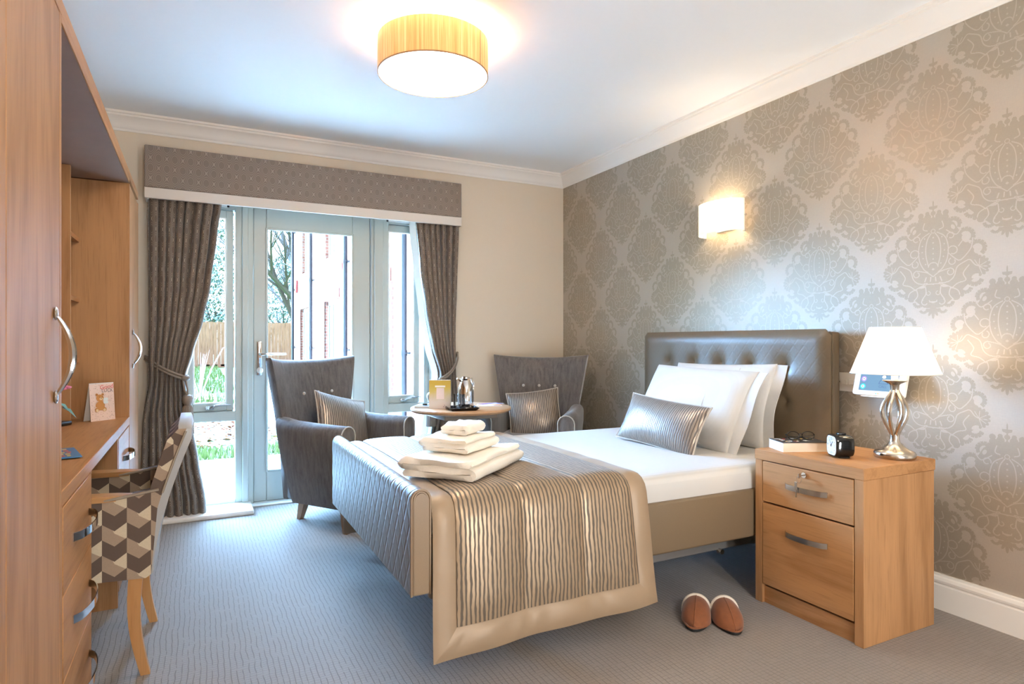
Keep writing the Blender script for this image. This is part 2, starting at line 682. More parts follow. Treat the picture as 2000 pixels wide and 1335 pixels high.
def mat_linen(name, rgb, stripe=0.012, axis=1, amount=0.05):
    t = NT(name)
    v = t.xyz(t.coord('Object'))
    u = t.M('FRACT', t.M('MULTIPLY', v[axis], 1.0 / stripe))
    k = t.smooth(t.M('ABSOLUTE', t.M('SUBTRACT', u, .5)), 0.22, 0.28)
    c = lin(rgb)
    n = t.noise(t.coord('Object'), 7, 3)
    t.base(t.mix(k, c, tuple(x * (1 - amount) for x in c)), 0.6, 0.0, 0.3, sheen=0.1)
    t.bump(t.M('ADD', t.M('MULTIPLY', n, 1.0), t.M('MULTIPLY', k, 0.03)), 0.35, 0.012)
    return t.m


M_sheet = mat_linen('white_satin_stripe_sheet', (210, 207, 202), 0.024, 1)
M_pillow = mat_linen('white_cotton_pillowcase', (208, 206, 202), 0.024, 2, 0.03)
M_towel = plain('white_terry', (242, 233, 218), 0.95, var=0.05, nscale=200, bump=0.6, bscale=320, sheen=0.3)


def mat_trellis(name, rgb, line, pu, pv, coord='UV', rough=0.7, amount=0.55):
    """woven furnishing fabric with a fine interlaced oval trellis"""
    t = NT(name)
    v = t.xyz(t.coord(coord))
    a = t.M('COSINE', t.M('MULTIPLY', v[0], 2 * PI / pu))
    zz = v[1] if coord == 'UV' else v[2]
    b = t.M('COSINE', t.M('MULTIPLY', zz, 2 * PI / pv))
    s_ = t.M('ADD', a, b)
    d1 = t.M('ABSOLUTE', t.M('SUBTRACT', t.M('ABSOLUTE', s_), 0.62))
    d2 = t.M('ABSOLUTE', t.M('SUBTRACT', t.M('ABSOLUTE', s_), 1.25))
    d3 = t.M('ABSOLUTE', s_)
    d = t.M('MINIMUM', t.M('MINIMUM', d1, d2), d3)
    k = t.M('SUBTRACT', 1.0, t.smooth(d, 0.035, 0.10))
    weave = t.noise(t.coord('Object'), 500, 2)
    c = lin(rgb)
    col = t.mix(weave, tuple(x * .85 for x in c), tuple(x * 1.15 for x in c))
    t.base(t.mix(t.M('MULTIPLY', k, amount), col, lin(line)), rough, 0.0, 0.35, sheen=0.35)
    t.bump(weave, 0.1, 0.001)
    return t.m


M_pelmet = mat_trellis('pelmet_trellis_fabric', (128, 113, 100), (186, 172, 156), 0.086, 0.122, 'Object', .7, .42)
M_curtain = mat_trellis('curtain_trellis_fabric', (104, 90, 78), (186, 170, 150), 0.086, 0.122, 'UV', 0.6, .55)
M_lining = plain('cream_lining', (225, 222, 212), 0.8)
M_band = plain('cream_band_fabric', (214, 203, 190), 0.75, var=0.03, nscale=200)
M_rope = plain('taupe_cord', (138, 124, 110), 0.55, var=0.2, nscale=260, bump=0.4, bscale=300)


def mat_chevron():
    """dark and mid arrowhead blocks with cream wedges, woven look; columns follow x+y, rows follow z"""
    t = NT('arrow_block_upholstery')
    v = t.xyz(t.coord('Object'))
    w, p = 0.068, 0.098
    u = t.M('MULTIPLY', t.M('ADD', v[0], v[1]), 1.0 / w)
    fu = t.M('FRACT', u)
    odd = t.M('MULTIPLY', t.M('MODULO', t.M('ABSOLUTE', t.M('FLOOR', u)), 2.0), 0.5)
    h = t.M('ABSOLUTE', t.M('SUBTRACT', fu, 0.5))
    vv = t.M('ADD', t.M('SUBTRACT', t.M('MULTIPLY', v[2], 1.0 / p), t.M('MULTIPLY', h, 0.50)), odd)
    fv = t.M('FRACT', t.M('ADD', vv, 10.0))
    dark = t.M('LESS_THAN', fv, 0.5)
    tt = t.M('MULTIPLY', t.M('SUBTRACT', fv, 0.5), 2.0)
    cream = t.M('GREATER_THAN', tt, t.M('SUBTRACT', 1.0, t.M('MULTIPLY', t.M('SUBTRACT', fu, 0.42), 1.9)))
    n = t.noise(t.coord('Object', (300, 300, 900)), 1.0, 2)
    c1 = t.mix(cream, lin((176, 154, 132)), lin((222, 206, 176)))
    c2 = t.mix(dark, c1, lin((104, 88, 78)))
    c3 = t.mix(t.M('MULTIPLY', n, 0.35), c2, lin((90, 78, 68)))
    t.base(c3, 0.85, spec=0.2)
    t.bump(n, 0.2, 0.001)
    return t.m


M_chevron = mat_chevron()
M_chairback = plain('pale_grey_chair_back', (168, 166, 163), 0.7, var=0.06, nscale=300, bump=0.15, bscale=400)


def mat_glass():
    t = NT('window_glass')
    tr = t.n('ShaderNodeBsdfTransparent')
    tr.inputs[0].default_value = (0.97, 0.985, 0.98, 1)
    gl = t.n('ShaderNodeBsdfGlossy')
    gl.inputs['Roughness'].default_value = 0.01
    fr = t.n('ShaderNodeFresnel')
    fr.inputs['IOR'].default_value = 1.45
    mx = t.n('ShaderNodeMixShader')
    t.l(t.M('MULTIPLY', fr.outputs[0], 0.3), mx.inputs[0])
    t.l(tr.outputs[0], mx.inputs[1])
    t.l(gl.outputs[0], mx.inputs[2])
    t.l(mx.outputs[0], t.out.inputs[0])
    return t.m


M_glass = mat_glass()


def mat_glow(name, rgb, strength, rough=0.6, translucent=0.0, tint=None):
    """lamp shade or diffuser that gives off light"""
    t = NT(name)
    n = t.noise(t.coord('Object', (250, 250, 30)), 1.0, 2)
    c = lin(rgb)
    t.base(t.mix(n, tuple(x * .96 for x in c), c), rough)
    t.b.inputs['Emission Color'].default_value = (*(tint or c), 1)
    t.b.inputs['Emission Strength'].default_value = strength
    if translucent:
        tl = t.n('ShaderNodeBsdfTranslucent')
        tl.inputs[0].default_value = (*c, 1)
        mx = t.n('ShaderNodeMixShader')
        mx.inputs[0].default_value = translucent
        t.l(t.b.outputs[0], mx.inputs[1])
        t.l(tl.outputs[0], mx.inputs[2])
        t.l(mx.outputs[0], t.out.inputs[0])
    return t.m


# ---------------------------------------------------------------- the setting: room shell
XL, XR, YB, YF, ZC = -0.89, 2.738, 4.448, -2.3, 2.49
WX0, WX1, WZ1 = -0.14, 1.605, 2.06          # window opening
YW = 4.76                                    # outer face of the window wall

struct('floor', box((XL - .2, YF - .2, -0.12), (XR + .02, YW, 0)), M_carpet, smooth=False)
struct('ceiling', box((XL - .2, YF - .2, ZC), (XR + .3, YW, ZC + .2)), M_ceil, smooth=False)
wb = box((XL - .2, YB, 0), (WX0, YW, ZC))
box((WX1, YB, 0), (XR, YW, ZC), mb=wb)
box((WX0, YB, WZ1), (WX1, YW, ZC), mb=wb)
struct('wall_back', wb, M_wall, smooth=False)
struct('wall_left', box((XL - .2, YF, 0), (XL, YB, ZC)), M_wall, smooth=False)
struct('wall_rear', box((XL, YF - .2, 0), (XR, YF, ZC)), M_wall, smooth=False)


# right wall with the damask print laid on it as flat shapes
def damask():
    """one crowned damask motif, 43 cm wide and 49 cm tall: dark shapes, then ground-coloured line work cut out of them"""
    rec = []

    def poly(pts, mi=1, layer=0):
        rec.append((layer if mi == 1 else 1, list(pts)))

    def both(f):
        f(1)
        f(-1)

    def disc(u, v, a, b=None, rot=0, mi=1, layer=0, n=14):
        b = b or a
        for sx in ((1,) if u == 0 else (1, -1)):
            ca, sa = math.cos(rot * sx), math.sin(rot * sx)
            poly([(sx * u + a * math.cos(t) * ca - b * math.sin(t) * sa, v + a * math.cos(t) * sa + b * math.sin(t) * ca) for t in (2 * PI * i / n for i in range(n))], mi, layer)

    def spline(p):
        if len(p) < 3:
            return p
        o = []
        for i in range(len(p) - 1):
            a, b, c, d = p[max(i - 1, 0)], p[i], p[i + 1], p[min(i + 2, len(p) - 1)]
            for k in range(4):
                t = k / 4
                o.append(tuple(.5 * (2 * b[j] + (c[j] - a[j]) * t + (2 * a[j] - 5 * b[j] + 4 * c[j] - d[j]) * t * t + (3 * b[j] - a[j] - 3 * c[j] + d[j]) * t ** 3) for j in (0, 1)))
        return o + [p[-1]]

    def stroke(pts, w, mi=0, layer=1, mirror=True):
        if mi == 0:
            pts = spline(pts)
        for sx in ((1, -1) if mirror else (1,)):
            for i in range(len(pts) - 1):
                (a, b), (c, d) = pts[i], pts[i + 1]
                a, c = a * sx, c * sx
                L = math.hypot(c - a, d - b) or 1e-6
                nx, ny = -(d - b) / L * w / 2, (c - a) / L * w / 2
                poly([(a + nx, b + ny), (a - nx, b - ny), (c - nx, d - ny), (c + nx, d + ny)], mi, layer)

    def arc(u, v, r, a0, a1, n=8, r1=None):
        r1 = r if r1 is None else r1
        return [(u + (r + (r1 - r) * i / n) * math.cos(math.radians(a0 + (a1 - a0) * i / n)), v + (r + (r1 - r) * i / n) * math.sin(math.radians(a0 + (a1 - a0) * i / n))) for i in range(n + 1)]

    # body
    poly([(0, 18), (4.5, 17), (8, 14.5), (11, 9), (14.5, 4), (17, 0), (17.5, -4), (15.5, -8.5), (12.5, -11.5), (8.5, -15.5), (5.5, -18), (3.6, -19.6), (0, -20),
          (-3.6, -19.6), (-5.5, -18), (-8.5, -15.5), (-12.5, -11.5), (-15.5, -8.5), (-17.5, -4), (-17, 0), (-14.5, 4), (-11, 9), (-8, 14.5), (-4.5, 17)])
    # crown and finial
    poly([(-.28, 17), (-.28, 24.3), (0, 25), (.28, 24.3), (.28, 17)])
    poly([(-1.6, 21.6), (0, 21.1), (1.6, 21.6), (1.7, 22.5), (-1.7, 22.5)])
    for a, b, r in ((0, 19.6, 1.0), (2.3, 19.8, .85), (4.9, 19.2, 1.15), (4.6, 17.2, 1.5), (2.2, 18.2, 1.4)):
        disc(a, b, r)
    # hooked scallops down each flank: thick dark arcs
    for u, v, r, a0, a1, w in ((7.6, 13.6, 2.6, -30, 175, 1.7), (12.2, 8.3, 2.9, -45, 165, 1.7), (16.4, 3.0, 2.7, -55, 160, 1.7), (15.6, -8.6, 2.6, 110, 345, 1.7), (12.2, -12.0, 2.1, 150, 350, 1.5),
                              (6.0, -17.4, 1.7, 150, 360, 1.3), (3.8, -20.2, 1.5, 170, 340, 1.1)):
        stroke(arc(u, v, r, a0, a1, 9), w, 1, 0)
    # leaf flower at each side
    for k in range(9):
        a = math.radians(95 + k * 24)
        disc(17.0 + 2.3 * math.cos(PI - a) * 1.0, -4.0 + 2.4 * math.sin(a), 1.9, .85, PI - a, n=10)
    for a, b, r in ((8.8, -15.6, 1.5), (10.3, -13.6, 1.3), (11.0, -15.0, .8)):
        disc(a, b, r)
    # tail
    for k in range(5):
        a = math.radians(-90 + (k - 2) * 27)
        ca, sa = math.cos(a), math.sin(a)
        ln = (3.2, 4.0, 4.8, 4.0, 3.2)[k]
        poly([(ca * ln * t - sa * q, -19.6 + sa * ln * t + ca * q) for t, q in ((.1, -.25), (.6, -.62), (.9, -.4), (1, 0), (.9, .4), (.6, .62), (.1, .25))])

    W = .42
    # hollows of the hooks
    for u, v, a, b, r in ((12.0, 7.2, .95, 1.7, .6), (16.2, 2.0, .95, 1.2, .4), (15.7, -7.9, 1.5, .8, .5), (7.6, 12.8, .7, 1.1, .5), (4.3, -10.9, 1.5, .55, -.2)):
        disc(u, v, a, b, r, 0, 1, 10)
    # urn
    stroke([(1.4, 11.6), (4.4, 9.6), (5.7, 6.0), (5.8, 2.5), (5.2, -.6), (3.6, -3.6), (1.9, -4.9)], W)
    stroke([(.7, 11.4), (2.2, 9.0), (2.9, 5.5), (2.8, 1.8), (1.9, -2.2)], W)
    for v in (9.5, 7.3, 4.9, 2.8, .6):
        disc(0, v, .34, None, 0, 0, 1, 8)
    for u, v in ((3.4, 9.4), (4.3, 6.4), (4.4, 3.8), (4.0, 1.2), (3.0, -1.4)):
        disc(u, v, .32, None, 0, 0, 1, 8)
    stroke(arc(0, 12.2, .8, 0, 360, 8), .3, mirror=False)
    stroke(arc(0, -2.8, 1.9, 0, 180, 8), W, mirror=False)
    disc(0, -3.7, .55, .45, 0, 0, 1, 8)
    # scrolls
    stroke([(0, -6.8), (2.0, -5.2), (4.2, -4.4), (6.4, -3.9)] + arc(6.6, -5.4, 1.5, 80, -250, 10, .9), W)
    stroke(arc(7.6, 3.2, 2.0, 175, -120, 9, 1.3), W)
    stroke(arc(7.4, -1.2, 1.5, 110, 400, 9, 1.0), W)
    stroke(arc(6.8, 9.4, 1.5, 200, -130, 9, .9), W)
    stroke([(5.9, 2.4), (9.4, -.9), (11.4, -.2), (14.2, 3.4), (14.8, 7.4)], W)
    stroke([(9.6, 4.6), (11.2, 6.8), (13.6, 9.4)], W)
    stroke([(5.0, 12.0), (8.6, 9.6), (10.4, 11.4), (10.8, 13.6)], W)
    stroke([(3.4, 16.0), (4.0, 13.4), (2.2, 12.6)], W)
    stroke([(12.0, -1.8), (9.2, -3.6), (8.0, -7.4), (5.6, -9.4), (2.2, -9.4)], W)
    stroke([(13.6, -3.2), (11.4, -6.4), (12.4, -9.2), (9.4, -10.2), (7.0, -12.2)], W)
    stroke([(12.0, -1.8), (13.8, -1.2), (15.6, -3.4), (17.2, -4.2)], W)
    for a in (150, 185, 215, 250, 60, 95):
        stroke([(17.0, -4.2), (17.0 - 3.1 * math.cos(math.radians(a)), -4.2 + 3.1 * math.sin(math.radians(a)))], .28)
    stroke([(0, -9.9), (3.4, -10.0), (6.8, -11.6), (9.4, -13.0), (10.2, -14.9)], W)
    stroke([(6.8, -11.6), (6.2, -14.4), (7.8, -16.6)], W)
    stroke([(3.0, -11.0), (2.9, -13.8), (4.4, -16.2)] + arc(3.4, -17.2, 1.2, 60, -150, 6), W)
    stroke(arc(1.9, -13.6, .8, 90, 400, 7), .34)
    for u in (.9, 2.7):
        stroke([(u, -6.8), (u * 1.25, -8.8)], .5)
    stroke([(-1.6, -17.2), (1.6, -17.2)], .5, mirror=False)
    stroke(arc(0, -15.9, 1.7, 200, 340, 6), .34, mirror=False)
    # scan the drawing into level strips that never overlap
    def union(iv):
        iv.sort()
        o = []
        for a, b in iv:
            if o and a <= o[-1][1]:
                o[-1][1] = max(o[-1][1], b)
            else:
                o.append([a, b])
        return o
    strips = []
    dv = .2
    v = -24.9
    while v < 25.2:
        got = ([], [])
        for lay, p in rec:
            xs = []
            for (x0, y0), (x1, y1) in zip(p, p[1:] + p[:1]):
                if (y0 <= v < y1) or (y1 <= v < y0):
                    xs.append(x0 + (v - y0) / (y1 - y0) * (x1 - x0))
            xs.sort()
            got[lay].extend([[a, b] for a, b in zip(xs[::2], xs[1::2])])
        on, off = union(got[0]), union(got[1])
        for a, b in on:
            for c, d in off:
                if d <= a or c >= b:
                    continue
                if c > a:
                    strips.append((a, c, v - dv / 2, v + dv / 2))
                a = max(a, d)
                if a >= b:
                    break
            if a < b:
                strips.append((a, b, v - dv / 2, v + dv / 2))
        v += dv
    return strips


wr = box((XR, YF, 0), (XR + .2, YB + .35, ZC))
F = Flat((XR, 0, 0), (0, -1, 0), (0, 0, 1), 0.0003)
half = 0.2655
MOTIF = damask()
for k in range(-2, 22):
    u = -(4.170 - k * half)
    for r in range(-1, 5):
        v = 1.44 + (r - 1) * 0.598 + (0.299 if k % 2 else 0.0)
        if -YB - .25 < u < -0.55 and -.28 < v < ZC + .2:
            for a, b, c, d in MOTIF:
                a, b, c, d = max(u + a * .01, -YB + .001), u + b * .01, max(v + c * .01, .02), min(v + d * .01, ZC - .02)
                if b > a and d > c:
                    F.rect(a, c, b, d, 1)
wr.merge(F.mb)
struct('wall_right', wr, [M_paper_ground, M_paper_print], smooth=False)


def cornice(name, horizontal):
    prof = [(0, 0), (0.006, 0), (0.010, 0.012), (0.016, 0.018), (0.022, 0.034), (0.034, 0.058), (0.048, 0.074), (0.056, 0.08), (0.058, 0.090), (0.066, 0.094), (0.068, 0.106), (0, 0.106)]
    z0 = ZC - 0.106
    if horizontal:
        rings = [[(x0 + (-a if x0 > 0 else 0), YB - a, z0 + b) for a, b in prof] for x0 in (XL, XR)]
    else:
        rings = [[(XR - a, y0 - (a if y0 > 0 else 0), z0 + b) for a, b in prof] for y0 in (YB, YF)]
    struct(name, loft(rings), M_cornice, angle=25)


cornice('trim_1', True)
cornice('trim_2', False)

bprof = [(0, 0), (0.015, 0), (0.015, 0.100), (0.010, 0.104), (0.010, 0.108), (0.016, 0.112), (0.018, 0.122), (0.014, 0.133), (0.008, 0.137), (0.008, 0.145), (0, 0.146)]
struct('baseboard_right', loft([[(XR - a, y, b) for a, b in bprof] for y in (YB, YF)]), M_white, angle=30)
bb = loft([[(x, YB - a, b) for a, b in bprof] for x in (XL, WX0)])
loft([[(x, YB - a, b) for a, b in bprof] for x in (WX1, XR - .016)], mb=bb)
struct('baseboard_back', bb, M_white, angle=30)
struct('trim_3', box((-0.30, 4.275, 0.0), (0.325, 4.535, 0.030), 0.008, 2), M_white)
struct('trim_4', box((1.225, 4.275, 0.0), (1.66, 4.535, 0.030), 0.008, 2), M_white)
rv = box((WX0, YB - .002, 0), (WX0 + .02, 4.53, WZ1))
box((WX1 - .02, YB - .002, 0), (WX1, 4.53, WZ1), mb=rv)
box((WX0, YB - .002, WZ1 - .02), (WX1, 4.53, WZ1), mb=rv)
struct('trim_5', rv, M_white, smooth=False)


# ---------------------------------------------------------------- garden door and side windows
def frame_boxes(x0, x1, z0, z1, w, y0, y1, bev=0.004, wb=None, wt=None):
    wb, wt = wb or w, wt or w
    mb = box((x0, y0, z0), (x0 + w, y1, z1), bev)
    box((x1 - w, y0, z0), (x1, y1, z1), bev, mb=mb)
    box((x0 + w - .002, y0, z1 - wt), (x1 - w + .002, y1, z1), bev, mb=mb)
    box((x0 + w - .002, y0, z0), (x1 - w + .002, y1, z0 + wb), bev, mb=mb)
    return mb


def sidelight(name, x0, x1, gx0, gx1, lx0, lx1, hx):
    w = thing(name, kind='structure', loc=(x0, 4.57, 0))
    fr = frame_boxes(x0, x1, 0.0, 2.04, 0.045, 4.53, 4.62, wb=.05, wt=.062)
    box((x0 + .04, 4.53, .575), (x1 - .04, 4.62, .640), .004, mb=fr)
    struct('frame', fr, M_sage, w)
    sx0, sx1 = gx0 - .045, gx1 + .045
    struct('sash', frame_boxes(sx0, sx1, .642, 1.974, .043, 4.545, 4.60, wb=.052, wt=.050), M_sage, w)
    bd = frame_boxes(gx0 - .004, gx1 + .004, .692, 1.926, .010, 4.538, 4.548, .003)
    struct('glazing_bead', bd, M_white, w)
    struct('pane', box((gx0 - .004, 4.568, .690), (gx1 + .004, 4.580, 1.930)), M_glass, w, smooth=False)
    struct('pane', box((lx0, 4.568, .048), (lx1, 4.580, .577)), M_glass, w, smooth=False)
    hb = box((hx - .025, 4.522, .655), (hx + .025, 4.548, .677), .004, 2)
    tube([(hx - .012, 4.515, .664), (hx, 4.505, .668), (hx + .03, 4.500, .680), (hx + .06, 4.500, .687), (hx + .125, 4.502, .686)], [.010, .010, .008, .008, .006], 8, mb=hb, flat=1.2)
    struct('handle', hb, M_chrome, w)
    vt = box((gx0 - .01, 4.518, 1.992), (gx1 + .01, 4.532, 2.010), .003)
    h = struct('trickle_vent', vt, M_whiteplastic, w)
    struct('end_cap', box((gx0 - .02, 4.516, 1.992), (gx0 - .008, 4.533, 2.010), .002).merge(box((gx1 + .006, 4.516, 1.992), (gx1 + .02, 4.533, 2.010), .002)), M_black, h)
    return w


sidelight('window_1', -0.12, 0.272, -0.02, 0.172, -0.075, 0.216, 0.075)
sidelight('window_2', 1.225, 1.590, 1.274, 1.468, 1.272, 1.512, 1.385)

dr = thing('door_1', kind='structure', loc=(0.74, 4.57, 0))
df = box((0.270, 4.512, 0), (0.308, 4.625, 2.05), .004)
box((1.160, 4.512, 0), (1.227, 4.625, 2.05), .004, mb=df)
box((0.306, 4.530, 0), (0.340, 4.62, 2.05), .004, mb=df)
box((1.139, 4.530, 0), (1.162, 4.62, 2.05), .004, mb=df)
box((0.338, 4.530, 2.016), (1.141, 4.62, 2.05), .004, mb=df)
struct('frame', df, M_sage, dr)
struct('threshold', box((0.325, 4.46, 0.0), (1.225, 4.60, 0.012), .003), M_white, dr)
dl = box((0.342, 4.552, .014), (.425, 4.606, 2.013), .005)
box((1.010, 4.552, .014), (1.137, 4.606, 2.013), .005, mb=dl)
box((.424, 4.552, .014), (1.011, 4.606, .217), .005, mb=dl)
box((.424, 4.552, 1.876), (1.011, 4.606, 2.013), .005, mb=dl)
struct('leaf', dl, M_sage, dr)
struct('glazing_bead', frame_boxes(.418, 1.017, .210, 1.883, .016, 4.543, 4.558, .004), M_sage, dr)
struct('pane', box((.424, 4.572, .216), (1.011, 4.584, 1.877)), M_glass, dr, smooth=False)
struct('handle_plate', box((.364, 4.540, .872), (.396, 4.553, 1.104), .006, 2), M_chrome, dr)
lv = tube([(.380, 4.545, 1.018), (.380, 4.500, 1.018), (.388, 4.492, 1.018), (.42, 4.488, 1.018), (.50, 4.488, 1.018), (.545, 4.492, 1.018)], [.009, .009, .0095, .009, .008, .006], 10)
struct('lever_handle', lv, M_chrome, dr)
struct('thumb_turn', ball((.380, 4.522, .908), .021, 14, 8, sc=(1, .8, 1)), M_whiteplastic, dr)

# ---------------------------------------------------------------- outside
GZ = -0.05


def mat_ground():
    t = NT('winter_lawn')
    v = t.coord('Object')
    n = t.noise(v, 3.5, 5)
    f = t.noise(v, 60, 3)
    g = t.ramp(t.M('ADD', t.M('MULTIPLY', n, .6), t.M('MULTIPLY', f, .4)), [(.35, lin((52, 72, 30))), (.5, lin((70, 92, 42))), (.66, lin((98, 112, 62)))])
    t.base(g, 0.9)
    t.bump(f, 0.5, 0.02)
    return t.m


def mat_brick():
    t = NT('red_brick')
    v = t.coord('Object', (1, 1, 1))
    x = t.xyz(v)
    cb = t.n('ShaderNodeCombineXYZ')
    t.l(t.M('ADD', x[0], x[1]), cb.inputs[0])
    t.l(x[2], cb.inputs[1])
    br = t.n('ShaderNodeTexBrick')
    br.inputs['Scale'].default_value = 1
    br.inputs['Brick Width'].default_value = .225
    br.inputs['Row Height'].default_value = .075
    br.inputs['Mortar Size'].default_value = .006
    br.inputs['Color1'].default_value = (*lin((124, 66, 52)), 1)
    br.inputs['Color2'].default_value = (*lin((150, 92, 76)), 1)
    br.inputs['Mortar'].default_value = (*lin((150, 142, 134)), 1)
    t.l(cb.outputs[0], br.inputs['Vector'])
    t.base(br.outputs['Color'], 0.85)
    return t.m


M_lawn = mat_ground()
M_brick = mat_brick()
M_quoin = plain('deep_red_brick', (120, 44, 36), 0.85, var=.2, nscale=12)
M_slab = plain('pale_paving', (226, 222, 216), 0.85, var=.08, nscale=6)
M_soil = plain('bark_mulch', (84, 68, 56), 0.95, var=.5, nscale=20, bump=.6, bscale=40)
M_pipe = plain('grey_rainwater_pipe', (46, 50, 58), 0.4)
M_fence = wood('larch_lap_fence', (156, 118, 102), 'z', .25, .8)
M_winwhite = plain('white_upvc', (205, 207, 205), 0.4)
M_darkglass = plain('dark_window_glass', (18, 24, 28), 0.6, var=.2, nscale=2)

struct('lawn', box((-22, 4.76, GZ - .2), (24, 60, GZ)), M_lawn, smooth=False)
pt = thing('patio', kind='structure', loc=(0, 5, GZ))
k = 0
for iy in range(3):
    for ix in range(-5, 6):
        x0, y0 = -1.9 + ix * .605 + 1.0, 4.77 + iy * .605
        if x0 + .6 < 2.76:
            ob('paving_slab', box((x0, y0, GZ), (x0 + .6, y0 + .6, GZ + .024 + .003 * ((ix * 7 + iy * 3) % 3)), .006), M_slab, pt)
for iy in range(3, 22):
    for ix in range(3):
        x0, y0 = 0.92 + ix * .605, 4.77 + iy * .605
        ob('paving_slab', box((x0, y0, GZ), (x0 + .6, y0 + .6, GZ + .024 + .003 * ((ix * 5 + iy) % 3)), .006), M_slab, pt)
struct('planting_bed', box((-3.5, 8.0, GZ - .1), (0.86, 11.6, GZ + .02)), M_soil, smooth=False)
struct('garden_path', box((-6, 13.6, GZ - .1), (0.9, 15.0, GZ + .02)), M_slab, smooth=False)

# fallen leaves and grass tufts: uncountable
rnd = random.Random(3)
lf = MB()
for i in range(5200):
    x, y = rnd.uniform(-3.4, .84), rnd.uniform(7.4, 11.9)
    z = (GZ + .022 if 8 < y < 11.6 else GZ + .004) + rnd.random() * .05
    s_, a, t_ = rnd.uniform(.025, .06), rnd.uniform(0, 6.3), rnd.uniform(-.5, .5)
    ca, sa = math.cos(a), math.sin(a)
    lf.add([(x + ca * s_, y + sa * s_, z + t_ * s_), (x - sa * s_ * .6, y + ca * s_ * .6, z + .01), (x - ca * s_, y - sa * s_, z - t_ * s_), (x + sa * s_ * .6, y - ca * s_ * .6, z + .01)], [(0, 1, 2, 3)], rnd.choice((0, 0, 1, 2)))
M_leaf = [plain('fallen_leaf_tan', (190, 138, 100), .8), plain('fallen_leaf_rust', (176, 96, 66), .8), plain('fallen_leaf_pale', (214, 198, 176), .8)]
ob('leaf_litter', lf, M_leaf, smooth=False, kind='stuff', label='tan and rust fallen leaves scattered over the mulch bed outside', cat='leaves')
M_blade = plain('grass_blade', (98, 112, 66), .7, var=.3, nscale=3)
for ya, yb, num, lab in ((6.7, 7.3, 2200, 'strip of short green grass between the patio and the mulch bed'), (12.1, 30.5, 6500, 'short green lawn grass between the mulch bed and the fence')):
    gr = MB()
    for i in range(num):
        y = rnd.uniform(ya, yb)
        x = rnd.uniform(-3.4, .8)
        s_ = rnd.uniform(.04, .10) * (1 if y < 12 else 1.8)
        a = rnd.uniform(0, 6.3)
        dx, dy = math.cos(a) * .008 * (1 + y / 10), math.sin(a) * .008 * (1 + y / 10)
        lx, ly = rnd.uniform(-.03, .03), rnd.uniform(-.03, .03)
        gr.add([(x - dx, y - dy, GZ), (x + dx, y + dy, GZ), (x + lx, y + ly, GZ + s_)], [(0, 1, 2)])
    ob('grass_tufts', gr, M_blade, smooth=False, kind='stuff', label=lab, cat='grass')

# close boarded fence, each board a part
fn = thing('garden_fence', 'tall close boarded timber fence across the end of the lawn', 'fence', (2.5, 31, GZ))
fr = random.Random(5)
for i in range(86):
    x0 = -4.2 + i * .152
    ob('fence_board', box((x0, 31 + .012 * (i % 2), .0), (x0 + .148, 31.025 + .012 * (i % 2), 2.0 + fr.uniform(-.02, .02))), M_fence, fn, smooth=False)
ob('gravel_board', box((-4.2, 31.0, GZ), (8.9, 31.05, .09)), M_fence, fn, smooth=False)

# neighbouring wing of the building: long brick facade running away from the room
BX = 2.765
bd = thing('building', 'two storey red brick wing with white doors along the path', 'building', (BX, 12.6, GZ))
ops = [(9.72, 11.45, 0.0, 2.07), (13.75, 15.5, 0.0, 2.07), (17.65, 19.4, 0.0, 2.07), (14.3, 15.4, 3.05, 4.4), (18.0, 19.1, 3.05, 4.4)]
ys = sorted({4.785, 20.65} | {q for o in ops for q in o[:2]})
wl = MB()
for a, b in zip(ys[:-1], ys[1:]):
    seg = sorted((o[2], o[3]) for o in ops if o[0] < (a + b) / 2 < o[1])
    z = GZ
    for z0, z1 in seg + [(6.2, 6.2)]:
        if z0 > z + .01:
            box((BX, a, z), (BX + .3, b, z0), mb=wl)
        z = z1
ob('wall', wl, M_brick, bd, smooth=False)
ob('end_wall', box((BX + .01, 20.65, GZ), (BX + 7, 20.9, 6.2)), M_brick, bd, smooth=False)
ob('roof', box((BX - .35, 4.9, 6.2), (BX + 7.5, 21.2, 6.45)), M_pipe, bd, smooth=False)
